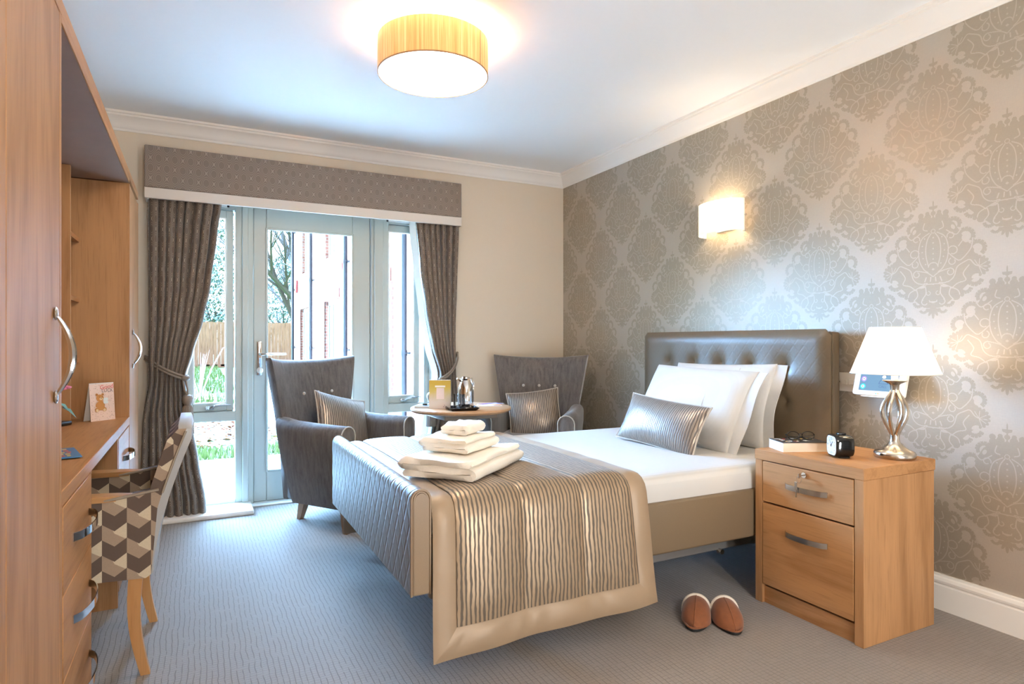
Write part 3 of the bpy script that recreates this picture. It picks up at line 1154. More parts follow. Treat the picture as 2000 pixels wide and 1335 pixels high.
for y0, y1, z0, z1 in ops:
    door = z0 < .5
    f_ = MB()
    xx = BX + .07
    box((xx, y0, z0 + GZ * door), (xx + .07, y0 + .09, z1), mb=f_)
    box((xx, y1 - .09, z0 + GZ * door), (xx + .07, y1, z1), mb=f_)
    box((xx, y0, z1 - .10), (xx + .07, y1, z1), mb=f_)
    box((xx, y0, z0 + GZ * door), (xx + .07, y1, z0 + .12), mb=f_)
    if door:
        for q in (.30, .70):
            c = y0 + (y1 - y0) * q
            box((xx - .01, c - .07, z0), (xx + .07, c + .07, z1 - .02), mb=f_)
        box((xx, y0 + .05, .62), (xx + .06, y0 + .5, .72), mb=f_)
        box((xx, y1 - .5, .62), (xx + .06, y1 - .05, .72), mb=f_)
    else:
        box((xx, (y0 + y1) / 2 - .05, z0), (xx + .07, (y0 + y1) / 2 + .05, z1), mb=f_)
    w_ = ob('garden_door' if door else 'window', f_, M_winwhite, bd, smooth=False)
    ob('pane', box((xx + .02, y0 + .05, z0 + .05), (xx + .03, y1 - .05, z1 - .05)), M_darkglass, w_, smooth=False)
    if door:
        for i in range(24):
            yy = y0 + (y1 - y0 + .02) * (i + .5) / 24 - .01
            ob('lintel_brick', box((BX - .012, yy - .031, z1 + .01), (BX + .02, yy + .031, z1 + .22 + .0 * i)), M_quoin, bd, smooth=False)
        for side in (y0 - .112, y1):
            for i in range(27):
                if i % 2 == 0 or True:
                    wq = .112 if i % 2 else .075
                    ya = side + (.112 - wq if side < y0 else 0)
                    ob('quoin_brick', box((BX - .008, ya, i * .077), (BX + .02, ya + wq, i * .077 + .066)), M_quoin, bd, smooth=False)
    else:
        ob('sill', box((BX - .05, y0 - .05, z0 - .08), (BX + .1, y1 + .05, z0)), M_slab, bd, smooth=False)
for y in (8.78, 12.8, 17.1, 20.55):
    p = tube([(BX - .075, y, GZ), (BX - .075, y, 6.1)], .042, 10)
    for z in (.9, 2.7, 4.5):
        lathe([(.05, 0), (.05, .08)], (BX - .075, y, z), 10, mb=p)
        box((BX - .075, y - .075, z + .03), (BX + .0, y + .075, z + .05), mb=p)
    ob('drainpipe', p, M_pipe, bd)
for y in (13.3, 20.1):
    ob('alarm_box', box((BX - .06, y - .1, 2.62), (BX, y + .1, 3.0), .015), plain('alarm_red', (170, 70, 70), .5), bd)


# trees beyond the fence
def leaf_cards(mb, c, r, n, s, rg, mi=0, squash=1.0):
    for i in range(n):
        while True:
            p = Vector((rg.uniform(-1, 1), rg.uniform(-1, 1), rg.uniform(-1, 1)))
            if p.length < 1:
                break
        p = p.normalized() * (p.length ** .45)
        q = Vector(c) + Vector((p.x * r, p.y * r, p.z * r * squash))
        a = Vector((rg.uniform(-1, 1), rg.uniform(-1, 1), rg.uniform(-1, 1))).normalized() * s * rg.uniform(.6, 1.4)
        b = a.orthogonal().normalized() * s * .45
        mb.add([q + a, q + b, q - a, q - b], [(0, 1, 2, 3)], mi)


def branches(mb, p, d, ln, r, depth, rg):
    n = 4
    pts = [p]
    dd = d.copy()
    for i in range(n):
        dd = (dd + Vector((rg.uniform(-.2, .2), rg.uniform(-.2, .2), rg.uniform(-.10, .16)))).normalized()
        pts.append(pts[-1] + dd * ln / n)
    tube(pts, [r * (1 - .45 * i / n) for i in range(n + 1)], 5 if depth > 1 else 3, mb=mb)
    if depth > 0:
        for i in range(4 if depth > 1 else 5):
            t = rg.uniform(.35, 1.0)
            q = pts[min(n, int(t * n))]
            nd = (dd + Vector((rg.uniform(-1, 1), rg.uniform(-1, 1), rg.uniform(-.5, .7)))).normalized()
            branches(mb, q, nd, ln * rg.uniform(.5, .75), r * .5, depth - 1, rg)


M_bark = plain('grey_bark', (74, 68, 64), .9, var=.3, nscale=30)
M_fol = plain('evergreen_foliage', (60, 82, 64), .7, var=.35, nscale=2)
M_fol2 = plain('ivy_foliage', (112, 132, 104), .7, var=.3, nscale=2)


def tree(name, label, x, y, h, kind, seed):
    rg = random.Random(seed)
    t = thing(name, label, 'tree', (x, y, GZ), group=None)
    tb = MB()
    branches(tb, Vector((x, y, GZ)), Vector((0.05, 0, 1)), h * (.55 if kind != 'bush' else .3), h * .022, 3 if kind != 'bush' else 1, rg)
    ob('branches', tb, M_bark, t, smooth=False)
    if kind != 'bare':
        fo = MB()
        for i in range(11):
            a, rr, zz = rg.uniform(0, 6.28), rg.uniform(0, h * .24), rg.uniform(.22, .95)
            leaf_cards(fo, (x + math.cos(a) * rr, y + math.sin(a) * rr, zz * h * .8), h * .17, 520, .10, rg)
        ob('foliage', fo, M_fol if kind == 'bush' else M_fol2, t, smooth=False, kind='stuff')
    return t


tree('bare_tree', 'bare grey branched tree seen through the narrow window beside the curtain', 0.6, 52, 15, 'bare', 1)
tree('evergreen_tree', 'dense evergreen showing above the fence beside the curtain', 0.5, 38.5, 10, 'bush', 2)
tree('evergreen_tree', 'evergreen behind the fence seen through the garden door', 5.6, 47, 9, 'bush', 3)
tree('bare_tree', 'tall bare tree with spreading limbs seen through the garden door', 5.0, 35.5, 13, 'bare', 4)


def twiggy(label, x, y, h, seed):
    rg = random.Random(seed)
    t = thing('garden_shrub', label, 'shrub', (x, y, GZ))
    for i in range(9):
        a = rg.uniform(0, 6.28)
        l_ = rg.uniform(.2, .5) * h
        ob('stem', tube([(x, y, GZ), (x + math.cos(a) * l_ * .5, y + math.sin(a) * l_ * .5, GZ + h * .55), (x + math.cos(a) * l_, y + math.sin(a) * l_, GZ + h * rg.uniform(.75, 1))], [.014, .010, .004], 5),
           M_twig, t)


M_twig = plain('pinkish_twig', (150, 122, 114), .8)
twiggy('leafless pink stemmed shrub on the lawn before the fence', 0.05, 14.2, 1.1, 4)
twiggy('leafless pale shrub close behind the curtain edge outside', -0.36, 9.6, 1.2, 9)

# ---------------------------------------------------------------- fitted oak furniture along the left wall
DX = -0.29                                   # plane of the fronts


def bow_handle(y0, y1, z, x=DX, out=.034, vert=False, h=.011, t=.0028):
    """flat strip handle bowed away from the front it is fixed to (front faces +x)"""
    n = 14
    rings = []
    for i in range(n + 1):
        s_ = i / n
        b = out * (math.sin(PI * s_) ** .55)
        q = y0 + (y1 - y0) * s_
        if vert:
            rings.append([(x + b, z - h, q), (x + b + t, z - h, q), (x + b + t, z + h, q), (x + b, z + h, q)])
        else:
            rings.append([(x + b, q, z - h), (x + b + t, q, z - h), (x + b + t, q, z + h), (x + b, q, z + h)])
    return loft(rings)


def d_handle(y, z0, z1, x=DX):
    n = 16
    pts = [(x + .036 * math.sin(PI * i / n) ** .8, y, z0 + (z1 - z0) * i / n) for i in range(n + 1)]
    mb = tube(pts, [.0035 + .0045 * math.sin(PI * i / n) for i in range(n + 1)], 8)
    ball((x + .004, y, z0), .010, 8, 6, mb=mb, sc=(.5, 1, 1.6))
    ball((x + .004, y, z1), .010, 8, 6, mb=mb, sc=(.5, 1, 1.6))
    return mb


w1 = thing('wardrobe', 'tall oak wardrobe with long bow handles nearest the camera beside the desk', 'wardrobe', (-.59, 1.33, 0))
cb = box((XL + .005, 1.800, 0), (DX, 1.820, 1.885), .001)
box((XL + .005, .84, 0), (DX - .02, .86, 1.885), mb=cb)
box((XL + .005, .86, .06), (DX - .022, 1.80, .08), mb=cb)
box((XL + .005, .86, 1.865), (DX - .022, 1.80, 1.885), mb=cb)
box((XL + .005, .86, .08), (XL + .015, 1.80, 1.87), mb=cb)
ob('carcass', cb, M_oak_z, w1, smooth=False)
ob('plinth', box((DX - .06, .86, 0), (DX - .03, 1.80, .06)), M_oak_y, w1, smooth=False)
d_ = ob('door', box((DX - .019, 1.3365, .07), (DX, 1.7965, 1.88), .0015), M_oak_z, w1)
ob('handle', d_handle(1.729, .975, 1.165), M_chrome, d_)
d_ = ob('door', box((DX - .019, .862, .07), (DX, 1.3315, 1.88), .0015), M_oak_z, w1)
ob('handle', d_handle(.93, .975, 1.165), M_chrome, d_)

w2 = thing('wardrobe', 'tall oak wardrobe standing by the window wall at the far desk end', 'wardrobe', (-.59, 3.757, 0))
cb = box((XL + .005, 3.508, 0), (DX, 3.528, 1.865), .001)
box((XL + .005, 3.986, 0), (DX, 4.006, 1.865), .001, mb=cb)
box((XL + .005, 3.528, .06), (DX - .022, 3.986, .08), mb=cb)
box((XL + .005, 3.528, .08), (XL + .015, 3.986, 1.85), mb=cb)
ob('carcass', cb, M_oak_z, w2, smooth=False)
ob('plinth', box((DX - .06, 3.528, 0), (DX - .03, 3.986, .06)), M_oak_y, w2, smooth=False)
d_ = ob('door', box((DX - .019, 3.531, .07), (DX, 3.983, 1.86), .0015), M_oak_z, w2)
ob('handle', d_handle(3.641, .983, 1.15), M_chrome, d_)

br_ = thing('bridge_panel', 'long oak panel bridging the two wardrobes above the desk', 'panel', (-.59, 2.43, 1.866))
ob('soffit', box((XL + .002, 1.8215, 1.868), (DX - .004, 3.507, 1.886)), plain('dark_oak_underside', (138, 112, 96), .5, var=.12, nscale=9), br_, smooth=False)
ob('top_board', box((XL + .002, .84, 1.887), (DX, 4.006, 1.925), .001), M_oak_y, br_, smooth=False)
ob('fascia', box((DX - .003, 1.8215, 1.868), (DX, 3.507, 1.887)), M_oak_y, br_, smooth=False)
ob('spotlight', lathe([(.0, -.018), (.026, -.018), (.03, -.012), (.03, 0), (.0, 0)], (-.66, 3.36, 1.868), 20), M_black, br_)

tw = thing('shelf_tower', 'narrow oak shelf tower at the rear corner of the desk', 'shelf', (-.68, 3.39, .74))
ob('divider', box((XL + .004, 3.262, .7405), (-.489, 3.282, 1.867), .001), M_oak_z, tw, smooth=False)
ob('backboard', box((XL + .004, 1.822, .7405), (XL + .016, 3.262, 1.867)), M_oak_z, tw, smooth=False)
for z in (1.005, 1.285, 1.565):
    ob('shelf', box((XL + .004, 3.282, z), (-.491, 3.507, z + .02)), M_oak_y, tw, smooth=False)

dk = thing('desk', 'oak dressing desk with chrome bow handled drawers between the wardrobes', 'desk', (-.59, 2.66, 0))
ob('desktop', box((XL + .004, 1.8215, .702), (DX, 3.507, .740), .0015), M_oak_y, dk)
for nm, ya, yb in (('near', 1.8215, 2.309), ('far', 3.027, 3.507)):
    cb = box((XL + .01, ya, 0), (DX - .002, ya + .018, .702))
    box((XL + .01, yb - .018, 0), (DX - .002, yb, .702), mb=cb)
    box((XL + .01, ya + .018, 0), (XL + .02, yb - .018, .70), mb=cb)
    ob('pedestal_side', cb, M_oak_z, dk, smooth=False)
    ob('plinth', box((DX - .05, ya + .018, 0), (DX - .03, yb - .018, .058)), M_oak_y, dk, smooth=False)
    for z0, z1 in ((.482, .697), (.270, .479), (.060, .267)):
        dw = ob('drawer', box((DX - .018, ya + .02, z0), (DX, yb - .02, z1), .0015), M_oak_y, dk)
        yc = (ya + yb) / 2 + .04 if nm == 'near' else 3.335
        ob('handle', bow_handle(yc - .14, yc + .14 if nm == 'near' else yc + .12, (z0 + z1) / 2), M_chrome, dw, angle=30)


# ---------------------------------------------------------------- desk chair
dc = thing('desk_chair', 'arrow patterned desk chair with beech arms tucked under the desk', 'chair', (-.38, 2.61, 0))
y0, y1 = 2.365, 2.855


def saber(yc, top, bot, w=.020, d=.021):
    rings = []
    for i in range(9):
        s_ = i / 8
        x = top[0] + (bot[0] - top[0]) * s_ + .018 * math.sin(PI * s_) * (1 if bot[0] < top[0] else -1)
        z = top[1] + (bot[1] - top[1]) * s_
        k = 1 - .35 * s_
        rings.append([(x - d * k, yc - w * k, z), (x + d * k, yc - w * k, z), (x + d * k, yc + w * k, z), (x - d * k, yc + w * k, z)])
    return loft(rings)


for yc in (y0 + .028, y1 - .028):
    ob('leg', saber(yc, (-.178, .345), (-.152, 0)), M_beech, dc, angle=30)
    ob('leg', saber(yc, (-.590, .345), (-.600, 0)), M_beech, dc, angle=30)
ob('seat', box((-.63, y0 + .05, .345), (-.175, y1 - .05, .475), .025, 3), M_chevron, dc)
for ya, yb in ((y0, y0 + .055), (y1 - .055, y1)):
    rings = []
    prof = [(-.635, .345), (-.15, .325), (-.135, .335), (-.112, .605), (-.120, .612), (-.25, .590), (-.64, .580), (-.645, .57)]
    rings = [[(x, q, z) for x, z in prof] for q in (ya, yb)]
    sd = ob('side_panel', loft(rings), M_chevron, dc, angle=30)
    n = 12
    rr = []
    for i in range(n + 1):
        s_ = i / n
        x = -.65 + .46 * s_
        z = .596 + .006 * math.sin(PI * s_) - .002 * s_
        e = max(0.0, (s_ - .8) / .2) ** 2
        rr.append([(x, ya - .006 + .02 * e, z - .012 + .006 * e), (x, yb + .006 - .02 * e, z - .012 + .006 * e), (x, yb + .006 - .02 * e, z + .006), (x, (ya + yb) / 2, z + .012 - .004 * e), (x, ya - .006 + .02 * e, z + .006)])
    ob('armrest', loft(rr), M_beech_x, dc, angle=40)
    pth = [(x, ya - .001, z) for x, z in ((-.645, .583), (-.45, .584), (-.25, .592), (-.17, .603), (-.113, .612))]
    ob('piping', tube(pth, .005, 6), M_cord, dc)
# leaning backrest: patterned front and edges, pale outside back
def back_ring(z, grow=0.0):
    s_ = max(0.0, (z - .345) / (.80 - .345))
    xf = -.205 + .125 * s_ ** 1.2
    xb = -.130 + .125 * s_ ** 1.5
    return xf - grow, xb + grow


rg_ = []
rgb_ = []
for i in range(15):
    s_ = i / 14
    z = .335 + (.805 - .335) * s_
    xf, xb = back_ring(z)
    xm = xf + (xb - xf) * .62
    e = 0 if s_ < .93 else .022 * ((s_ - .93) / .07) ** 2
    rg_.append([(xf + e, y0 + .004 + e, z), (xm, y0 + .002 + e, z), (xm, y1 - .002 - e, z), (xf + e, y1 - .004 - e, z)])
    rgb_.append([(xm, y0 + .002 + e, z), (xb - e * .6, y0 + .010 + e, z), (xb - e * .6 + .006, (y0 + y1) / 2, z), (xb - e * .6, y1 - .010 - e, z), (xm, y1 - .002 - e, z)])
ob('backrest', loft(rg_), M_chevron, dc, angle=40)
top = loft(rgb_)
zt = .805
ob('back_panel', top, M_chairback, dc, angle=50)
cap = loft([[(x, y, z + .0005) for x, y, z in (rg_[-1][0], rg_[-1][1], (rgb_[-1][1]), (rgb_[-1][3]), rg_[-1][2], rg_[-1][3])],
            [(x * .9 + .1 * -.06, y * .93 + .07 * 2.61, z + .012) for x, y, z in (rg_[-1][0], rg_[-1][1], rgb_[-1][1], rgb_[-1][3], rg_[-1][2], rg_[-1][3])]])
ob('top_roll', cap, M_chairback, dc, angle=60)
for yy in (y0, y1):
    ob('piping', tube([(back_ring(z)[0] * .38 + back_ring(z)[1] * .62, yy, z) for z in (.60, .65, .70, .75, .80)], .004, 6), M_cord, dc)


# ---------------------------------------------------------------- pelmet and curtains
pm = thing('pelmet', 'grey brown trellis fabric pelmet with a cream lower band above the garden door', 'pelmet', (.74, 4.38, 1.965))
pb = box((-.280, 4.310, 2.030), (1.765, 4.328, 2.283), .004)
box((-.280, 4.3282, 2.030), (-.262, 4.446, 2.283), .003, mb=pb)
box((1.747, 4.3282, 2.030), (1.765, 4.446, 2.283), .003, mb=pb)
box((-.2615, 4.3285, 2.262), (1.7465, 4.446, 2.282), mb=pb)
ob('fabric_box', pb, M_pelmet, pm)
pb = box((-.2815, 4.3085, 1.965), (1.7665, 4.3275, 2.030), .003)
box((-.2815, 4.3278, 1.965), (-.262, 4.446, 2.030), .003, mb=pb)
box((1.747, 4.3278, 1.965), (1.7665, 4.446, 2.030), .003, mb=pb)
ob('lower_band', pb, M_band, pm)
ob('curtain_rail', box((-.24, 4.375, 2.03), (1.73, 4.39, 2.045)), M_whiteplastic, pm, smooth=False)


def interp(tab, z):
    for (za, a), (zb, b) in zip(tab[:-1], tab[1:]):
        if z >= zb:
            t = (z - zb) / (za - zb)
            t = t * t * (3 - 2 * t) * .5 + t * .5
            return b + (a - b) * t
    return tab[-1][1]


def curtain(name, label, L, R, pleats, lead_left, ztie):
    t = thing(name, label, 'curtain', ((L[0][1] + R[0][1]) / 2, 4.36, 0.02))
    zt, zb = 2.02, 0.018
    rgc = random.Random(len(label))
    ph = [rgc.uniform(-.35, .35) for _ in range(pleats + 2)]

    def fn(u, v):
        z = zb + (zt - zb) * v
        a, b = interp(L, z), interp(R, z)
        g = abs(z - ztie)
        tight = math.exp(-(g / .22) ** 2)
        k = u * pleats
        amp = (.034 + .014 * math.sin(3 * u + 5 * v)) * (1 - .45 * tight) * (1 - .25 * v)
        w = math.sin(2 * PI * k + ph[int(k)] * 1.2 + .5 * math.sin(4 * v + u * 7))
        w = math.copysign(abs(w) ** .8, w)
        x = a + (b - a) * u + .010 * math.cos(2 * PI * k) * (1 - tight)
        y = 4.365 + amp * w - .05 * tight
        return (x, y, z)
    n = pleats * 12
    ob('drape', shell(fn, n, 46, .003, uvfn=lambda u, v: (u * 1.55, v * 2.0)), M_curtain, t, angle=80)

    def ln(u, v):
        z = zb + .015 + (zt - zb - .02) * v
        e = interp(L, z) if lead_left else interp(R, z)
        s_ = 1 if lead_left else -1
        x0 = fn(0.0 if lead_left else 1.0, (z - zb) / (zt - zb))
        return (e + s_ * (.002 - .030 * u * (1 if lead_left else .35)), x0[1] + .006 + .055 * u, z)
    ob('lining', shell(ln, 3, 40, .002), M_lining, t, angle=80)
    return t


Lc = [(1.981, -.274), (1.43, -.268), (1.0, -.262), (.87, -.258), (.63, -.296), (.08, -.315), (0, -.315)]
Rc = [(1.981, .131), (1.80, .107), (1.445, .067), (1.252, .030), (1.029, -.027), (.88, -.066), (.712, -.053), (.553, -.030), (.36, 0.0), (.084, .044), (0, .046)]
curtain('curtain', 'trellis curtain drawn back behind the desk chair', Lc, Rc, 8, False, .90)
Lr = [(1.958, 1.424), (1.653, 1.455), (1.354, 1.495), (1.053, 1.542), (.862, 1.588), (.711, 1.574), (.374, 1.514), (0, 1.49)]
Rr = [(1.958, 1.749), (1.514, 1.737), (1.167, 1.728), (.898, 1.722), (.588, 1.755), (0, 1.77)]
curtain('curtain', 'trellis curtain drawn back behind the round tea table', Lr, Rr, 7, True, .86)


def tieback(label, hook, knot, bl, tas, bend):
    t = thing('curtain_tieback', label, 'tieback', hook)
    hx, hy, hz = hook
    kx, ky, kz = knot
    r = MB()
    for o_ in (-.009, .009):
        pts = []
        for i in range(13):
            s_ = i / 12
            pts.append((hx + (kx - hx) * s_, hy + (ky - hy) * (s_ ** .6) - .045 * math.sin(PI * s_), hz + (kz - hz) * s_ + o_ - bend * math.sin(PI * s_)))
        tube(pts, .0075, 8, mb=r)
        tube([(hx, hy, hz + o_), (hx + (kx - hx) * .5, hy + .0, hz + (kz - hz) * .5 + o_), (kx, 4.40, kz + o_), (kx + .012, 4.36, kz + o_), (kx + .01, ky + .01, kz + o_)], .0075, 8, mb=r)
    ball(knot, .022, 12, 8, mb=r, sc=(1.2, 1, .8))
    tube([knot, ((kx + bl[0]) / 2 + .006, (ky + bl[1]) / 2, (kz + bl[2]) / 2), (bl[0], bl[1], bl[2] + .03)], .006, 8, mb=r)
    tube([(kx - .015, ky, kz), ((kx + bl[0]) / 2 - .012, (ky + bl[1]) / 2, (kz + bl[2]) / 2), (bl[0], bl[1], bl[2] + .03)], .006, 8, mb=r)
    ob('cord', r, M_rope, t, angle=70)
    ts = lathe([(.012, .038), (.026, .03), (.032, .012), (.030, -.008), (.02, -.024), (.018, -.030)], bl, 16)
    ob('tassel_head', ts, M_rope, t, angle=70)
    L_ = tas
    sk = MB()
    n = 36
    rings = []
    for i, (q, rr) in enumerate(((-.028, .020), (-.045, .027), (-L_ * .6, .031), (-L_, .033))):
        rings.append([(bl[0] + rr * (1 + .10 * (j % 2)) * math.cos(2 * PI * j / n), bl[1] + rr * (1 + .10 * (j % 2)) * math.sin(2 * PI * j / n), bl[2] + q) for j in range(n)])
    loft(rings, mb=sk)
    ob('tassel_skirt', sk, M_rope, t, angle=20)
    ob('wall_hook', tube([(hx, 4.446, hz), (hx, 4.425, hz), (hx, 4.42, hz + .012)], .006, 8), M_steel, t)


tieback('tasselled cord tieback holding the curtain behind the desk chair', (-.285, 4.43, 1.004), (-.063, 4.275, .88), (-.050, 4.272, .742), .20, .012)
tieback('tasselled cord tieback holding the curtain behind the tea table', (1.778, 4.43, 1.012), (1.60, 4.285, .83), (1.512, 4.275, .70), .21, .02)

# ---------------------------------------------------------------- wing back armchairs
def make_armchair(label, loc, rotz, sunny):
    t = thing('armchair', label, 'armchair', loc, rotz, group='button backed armchairs by the tea table')
    rings = []
    for zz, th in ((.135, .06), (.145, .085), (.30, .10), (.42, .10), (.52, .098), (.62, .095), (.72, .09), (.82, .085), (.89, .08), (.935, .075), (.960, .066), (.975, .046), (.981, .02)):
        s_ = max(0, (zz - .30) / .70)
        w = .245 + .036 * min(1, (zz - .13) / .45) + .085 * max(0, (zz - .5) / .5) ** 1.2
        yc = .20 + .115 * s_ + .02 * (1 - s_)
        wing = .015 + .085 * s_ ** .8
        fr, bk = [], []
        for i in range(15):
            q = -1 + 2 * i / 14
            zoff = .026 * abs(q) ** 2.2 * max(0, (zz - .8) / .2)
            e = th * .5 * (1 - .55 * abs(q) ** 8)
            fr.append((q * w * (1 - .012 * abs(q) ** 6), yc - e - wing * abs(q) ** 2.4, zz + zoff))
            bk.append((q * w, yc + e - wing * .75 * abs(q) ** 2.4, zz + zoff))
        rings.append(fr + bk[::-1])
    b = ob('backrest', loft(rings), M_velvet, t, local=True, angle=60)
    for x in (-.12, 0, .12):
        ob('button', ball((x, .183, .775), .011, 10, 6, sc=(1, .6, 1)), M_piping, b, local=True)
    ob('seat_base', box((-.25, -.315, .135), (.25, .20, .31), .02, 2), M_velvet, t, local=True)
    ob('seat_cushion', box((-.232, -.335, .305), (.232, .165, .455), .035, 4), M_velvet, t, local=True, angle=70)
    for sx in (-1, 1):
        rings = []
        prof = [(.222, .135), (.226, .30), (.226, .52)]
        for i in range(9):
            a = PI - PI * i / 8
            prof.append((.281 + .056 * math.cos(a), .563 + .056 * math.sin(a)))
        prof += [(.337, .50), (.322, .36), (.300, .22), (.285, .135)]
        for yy, dz, k in ((-.335, -.006, .97), (-.33, 0, 1), (-.1, .004, 1), (.08, .012, .99), (.16, .024, .97), (.205, .028, .90)):
            rings.append([(sx * (.281 + (x - .281) * k), yy + .015 * (z < .4) * (1 - z / .4) if yy < -.3 else yy - max(0, yy) * .62 * max(0, 1 - z / .6), z + dz * (z > .45)) for x, z in prof])
        a_ = ob('arm', loft(rings), M_velvet, t, local=True, angle=50)
        pp = [(sx * x, -.336 + .015 * (z < .4) * (1 - z / .4), z - .003) for x, z in prof]
        ob('piping', tube(pp, .0042, 6), M_piping, a_, local=True)
    for x, y, dx, dy in ((-.246, -.285, -.018, -.022), (.246, -.285, .018, -.022), (-.160, .13, -.008, .036), (.160, .13, .008, .036)):
        leg = loft([[(x + sx * .024, y + sy * .024, .145) for sx, sy in ((-1, -1), (1, -1), (1, 1), (-1, 1))],
                    [(x + dx * .5 + sx * .021, y + dy * .5 + sy * .021, .07) for sx, sy in ((-1, -1), (1, -1), (1, 1), (-1, 1))],
                    [(x + dx + sx * .015, y + dy + sy * .015, 0.0) for sx, sy in ((-1, -1), (1, -1), (1, 1), (-1, 1))]])
        ob('leg', leg, M_chairleg, t, local=True, angle=30)
    return t


CA = ((.807, 4.01, 0), math.radians(34.8))
CB = ((2.16, 3.905, 0), math.radians(-40.5))
make_armchair('grey brown wing armchair standing in front of the garden door', *CA, True)
make_armchair('grey brown wing armchair in the corner against the damask wall', *CB, False)


def pillow_mb(w, h, t, n=18, bow=.05, ear=0.0, power=.5, flange=0.0, seedv=1, lump=.0):
    rg = random.Random(seedv)
    a1, a2, a3 = rg.uniform(0, 6), rg.uniform(0, 6), rg.uniform(0, 6)
    mb = MB()
    V = {}
    vs = []
    for side in (1, -1):
        for j in range(n + 1):
            for i in range(n + 1):
                u, v = -1 + 2 * i / n, -1 + 2 * j / n
                u_, v_ = math.sin(u * PI / 2), math.sin(v * PI / 2)
                edge = i in (0, n) or j in (0, n)
                if edge and side == -1:
                    continue
                x = u_ * w / 2 * (1 - bow * (1 - v_ * v_) * abs(u_) ** 3)
                y = v_ * h / 2 * (1 - bow * (1 - u_ * u_) * abs(v_) ** 3)
                z = t / 2 * max(0, (1 - u_ ** 2) * (1 - v_ ** 2)) ** power
                if lump:
                    z += lump * math.sin(3 * u_ + a1) * math.sin(2.6 * v_ + a2) * (1 - u_ ** 4) * (1 - v_ ** 4)
                V[(side, i, j)] = len(vs)
                if edge:
                    V[(-1, i, j)] = len(vs)
                vs.append((x, y, side * z))
    fs = []
    for side in (1, -1):
        for j in range(n):
            for i in range(n):
                q = [V[(side, i, j)], V[(side, i + 1, j)], V[(side, i + 1, j + 1)], V[(side, i, j + 1)]]
                fs.append(tuple(q if side == 1 else q[::-1]))
    mb.add(vs, fs)
    rim = [vs[V[(1, i, 0)]] for i in range(n)] + [vs[V[(1, n, j)]] for j in range(n)] + [vs[V[(1, n - i, n)]] for i in range(n)] + [vs[V[(1, 0, n - j)]] for j in range(n)]
    return mb, rim


def cushion(label, w, h, t, M, group, rib_rot=0):
    c = M.translation
    tq = thing('cushion', label, 'cushion', (0, 0, 0), group=group)
    tq.matrix_world = M
    tq.location = M.translation
    tq.rotation_euler = M.to_euler()
    mb, rim = pillow_mb(w, h, t, 16, .07, power=.55)
    cv = ob('cover', mb, M_cush_rib, tq, local=True, angle=80)
    ob('piping', tube(rim, .0045, 6, closed=True), M_piping, tq, local=True)
    return tq


def place(loc, normal, up=(0, 0, 1), spin=0.0):
    """frame with local z along normal, local y near `up`"""
    n = Vector(normal).normalized()
    u = (Vector(up) - n * n.dot(Vector(up))).normalized()
    x = u.cross(n)
    M = Matrix(((x.x, u.x, n.x, loc[0]), (x.y, u.y, n.y, loc[1]), (x.z, u.z, n.z, loc[2]), (0, 0, 0, 1)))
    return M @ Matrix.Rotation(spin, 4, 'Z')


def in_chair(C, p):
    M = Matrix.Translation(C[0]) @ Matrix.Rotation(C[1], 4, 'Z')
    return M @ Vector(p)


def chair_dir(C, d):
    return Matrix.Rotation(C[1], 4, 'Z') @ Vector(d)


cushion('ribbed grey satin cushion on the armchair by the garden door', .40, .38, .14,
        place(in_chair(CA, (.045, .015, .580)), chair_dir(CA, (-.06, -.90, .42)), spin=-.27), 'ribbed satin cushions')
cushion('ribbed grey satin cushion on the corner armchair', .38, .36, .13,
        place(in_chair(CB, (.0, .015, .578)), chair_dir(CB, (.15, -.92, .36)), spin=.13), 'ribbed satin cushions')

# ---------------------------------------------------------------- round tea table and what stands on it
TC = (1.455, 3.565)
tt = thing('tea_table', 'round beech topped tea table between the armchairs', 'table', (*TC, 0))
ob('tabletop', lathe([(.0, .676), (.296, .676), (.306, .682), (.310, .690), (.308, .698), (.302, .701), (.0, .701)], (*TC, 0), 64), M_tabletop, tt, angle=35)
ob('apron', box((TC[0] - .17, TC[1] - .17, .640), (TC[0] + .17, TC[1] + .17, .6765), .004), M_taupe_metal, tt)
ob('column', lathe([(.0, .05), (.045, .05), (.040, .12), (.036, .40), (.038, .58), (.052, .62), (.056, .641), (0, .641)], (*TC, 0), 24), M_taupe_metal, tt)
for k in range(4):
    a = PI / 4 + k * PI / 2
    ca, sa = math.cos(a), math.sin(a)
    rr = []
    for r_, z0, z1, w in ((.03, .04, .12, .028), (.14, .025, .065, .024), (.25, .0, .03, .02)):
        rr.append([(TC[0] + ca * r_ - sa * w, TC[1] + sa * r_ + ca * w, z0), (TC[0] + ca * r_ + sa * w, TC[1] + sa * r_ - ca * w, z0),
                   (TC[0] + ca * r_ + sa * w, TC[1] + sa * r_ - ca * w, z1), (TC[0] + ca * r_ - sa * w, TC[1] + sa * r_ + ca * w, z1)])
    ob('foot', loft(rr), M_taupe_metal, tt)
ZT = .7015
ty = thing('serving_tray', 'small square black tray under the steel jug on the tea table', 'tray', (1.395, 3.40, ZT), math.radians(-12))
rr = [[(sx * k, sy * k, z) for sx, sy in ((-1, -1), (1, -1), (1, 1), (-1, 1))] for k, z in ((.070, 0), (.088, .016), (.084, .017), (.068, .005))]
ob('dish', loft(rr), M_black, ty, local=True, angle=30)
JX, JY = 1.425, 3.415
jg = thing('vacuum_jug', 'polished steel vacuum jug on the black tray', 'jug', (JX, JY, ZT + .006))
ob('body', lathe([(.0, 0), (.046, 0), (.048, .006), (.048, .06), (.046, .10), (.040, .135), (.030, .158), (.027, .166), (.034, .176), (.0, .176)], (JX, JY, ZT + .006), 32), M_chrome, jg, angle=50)
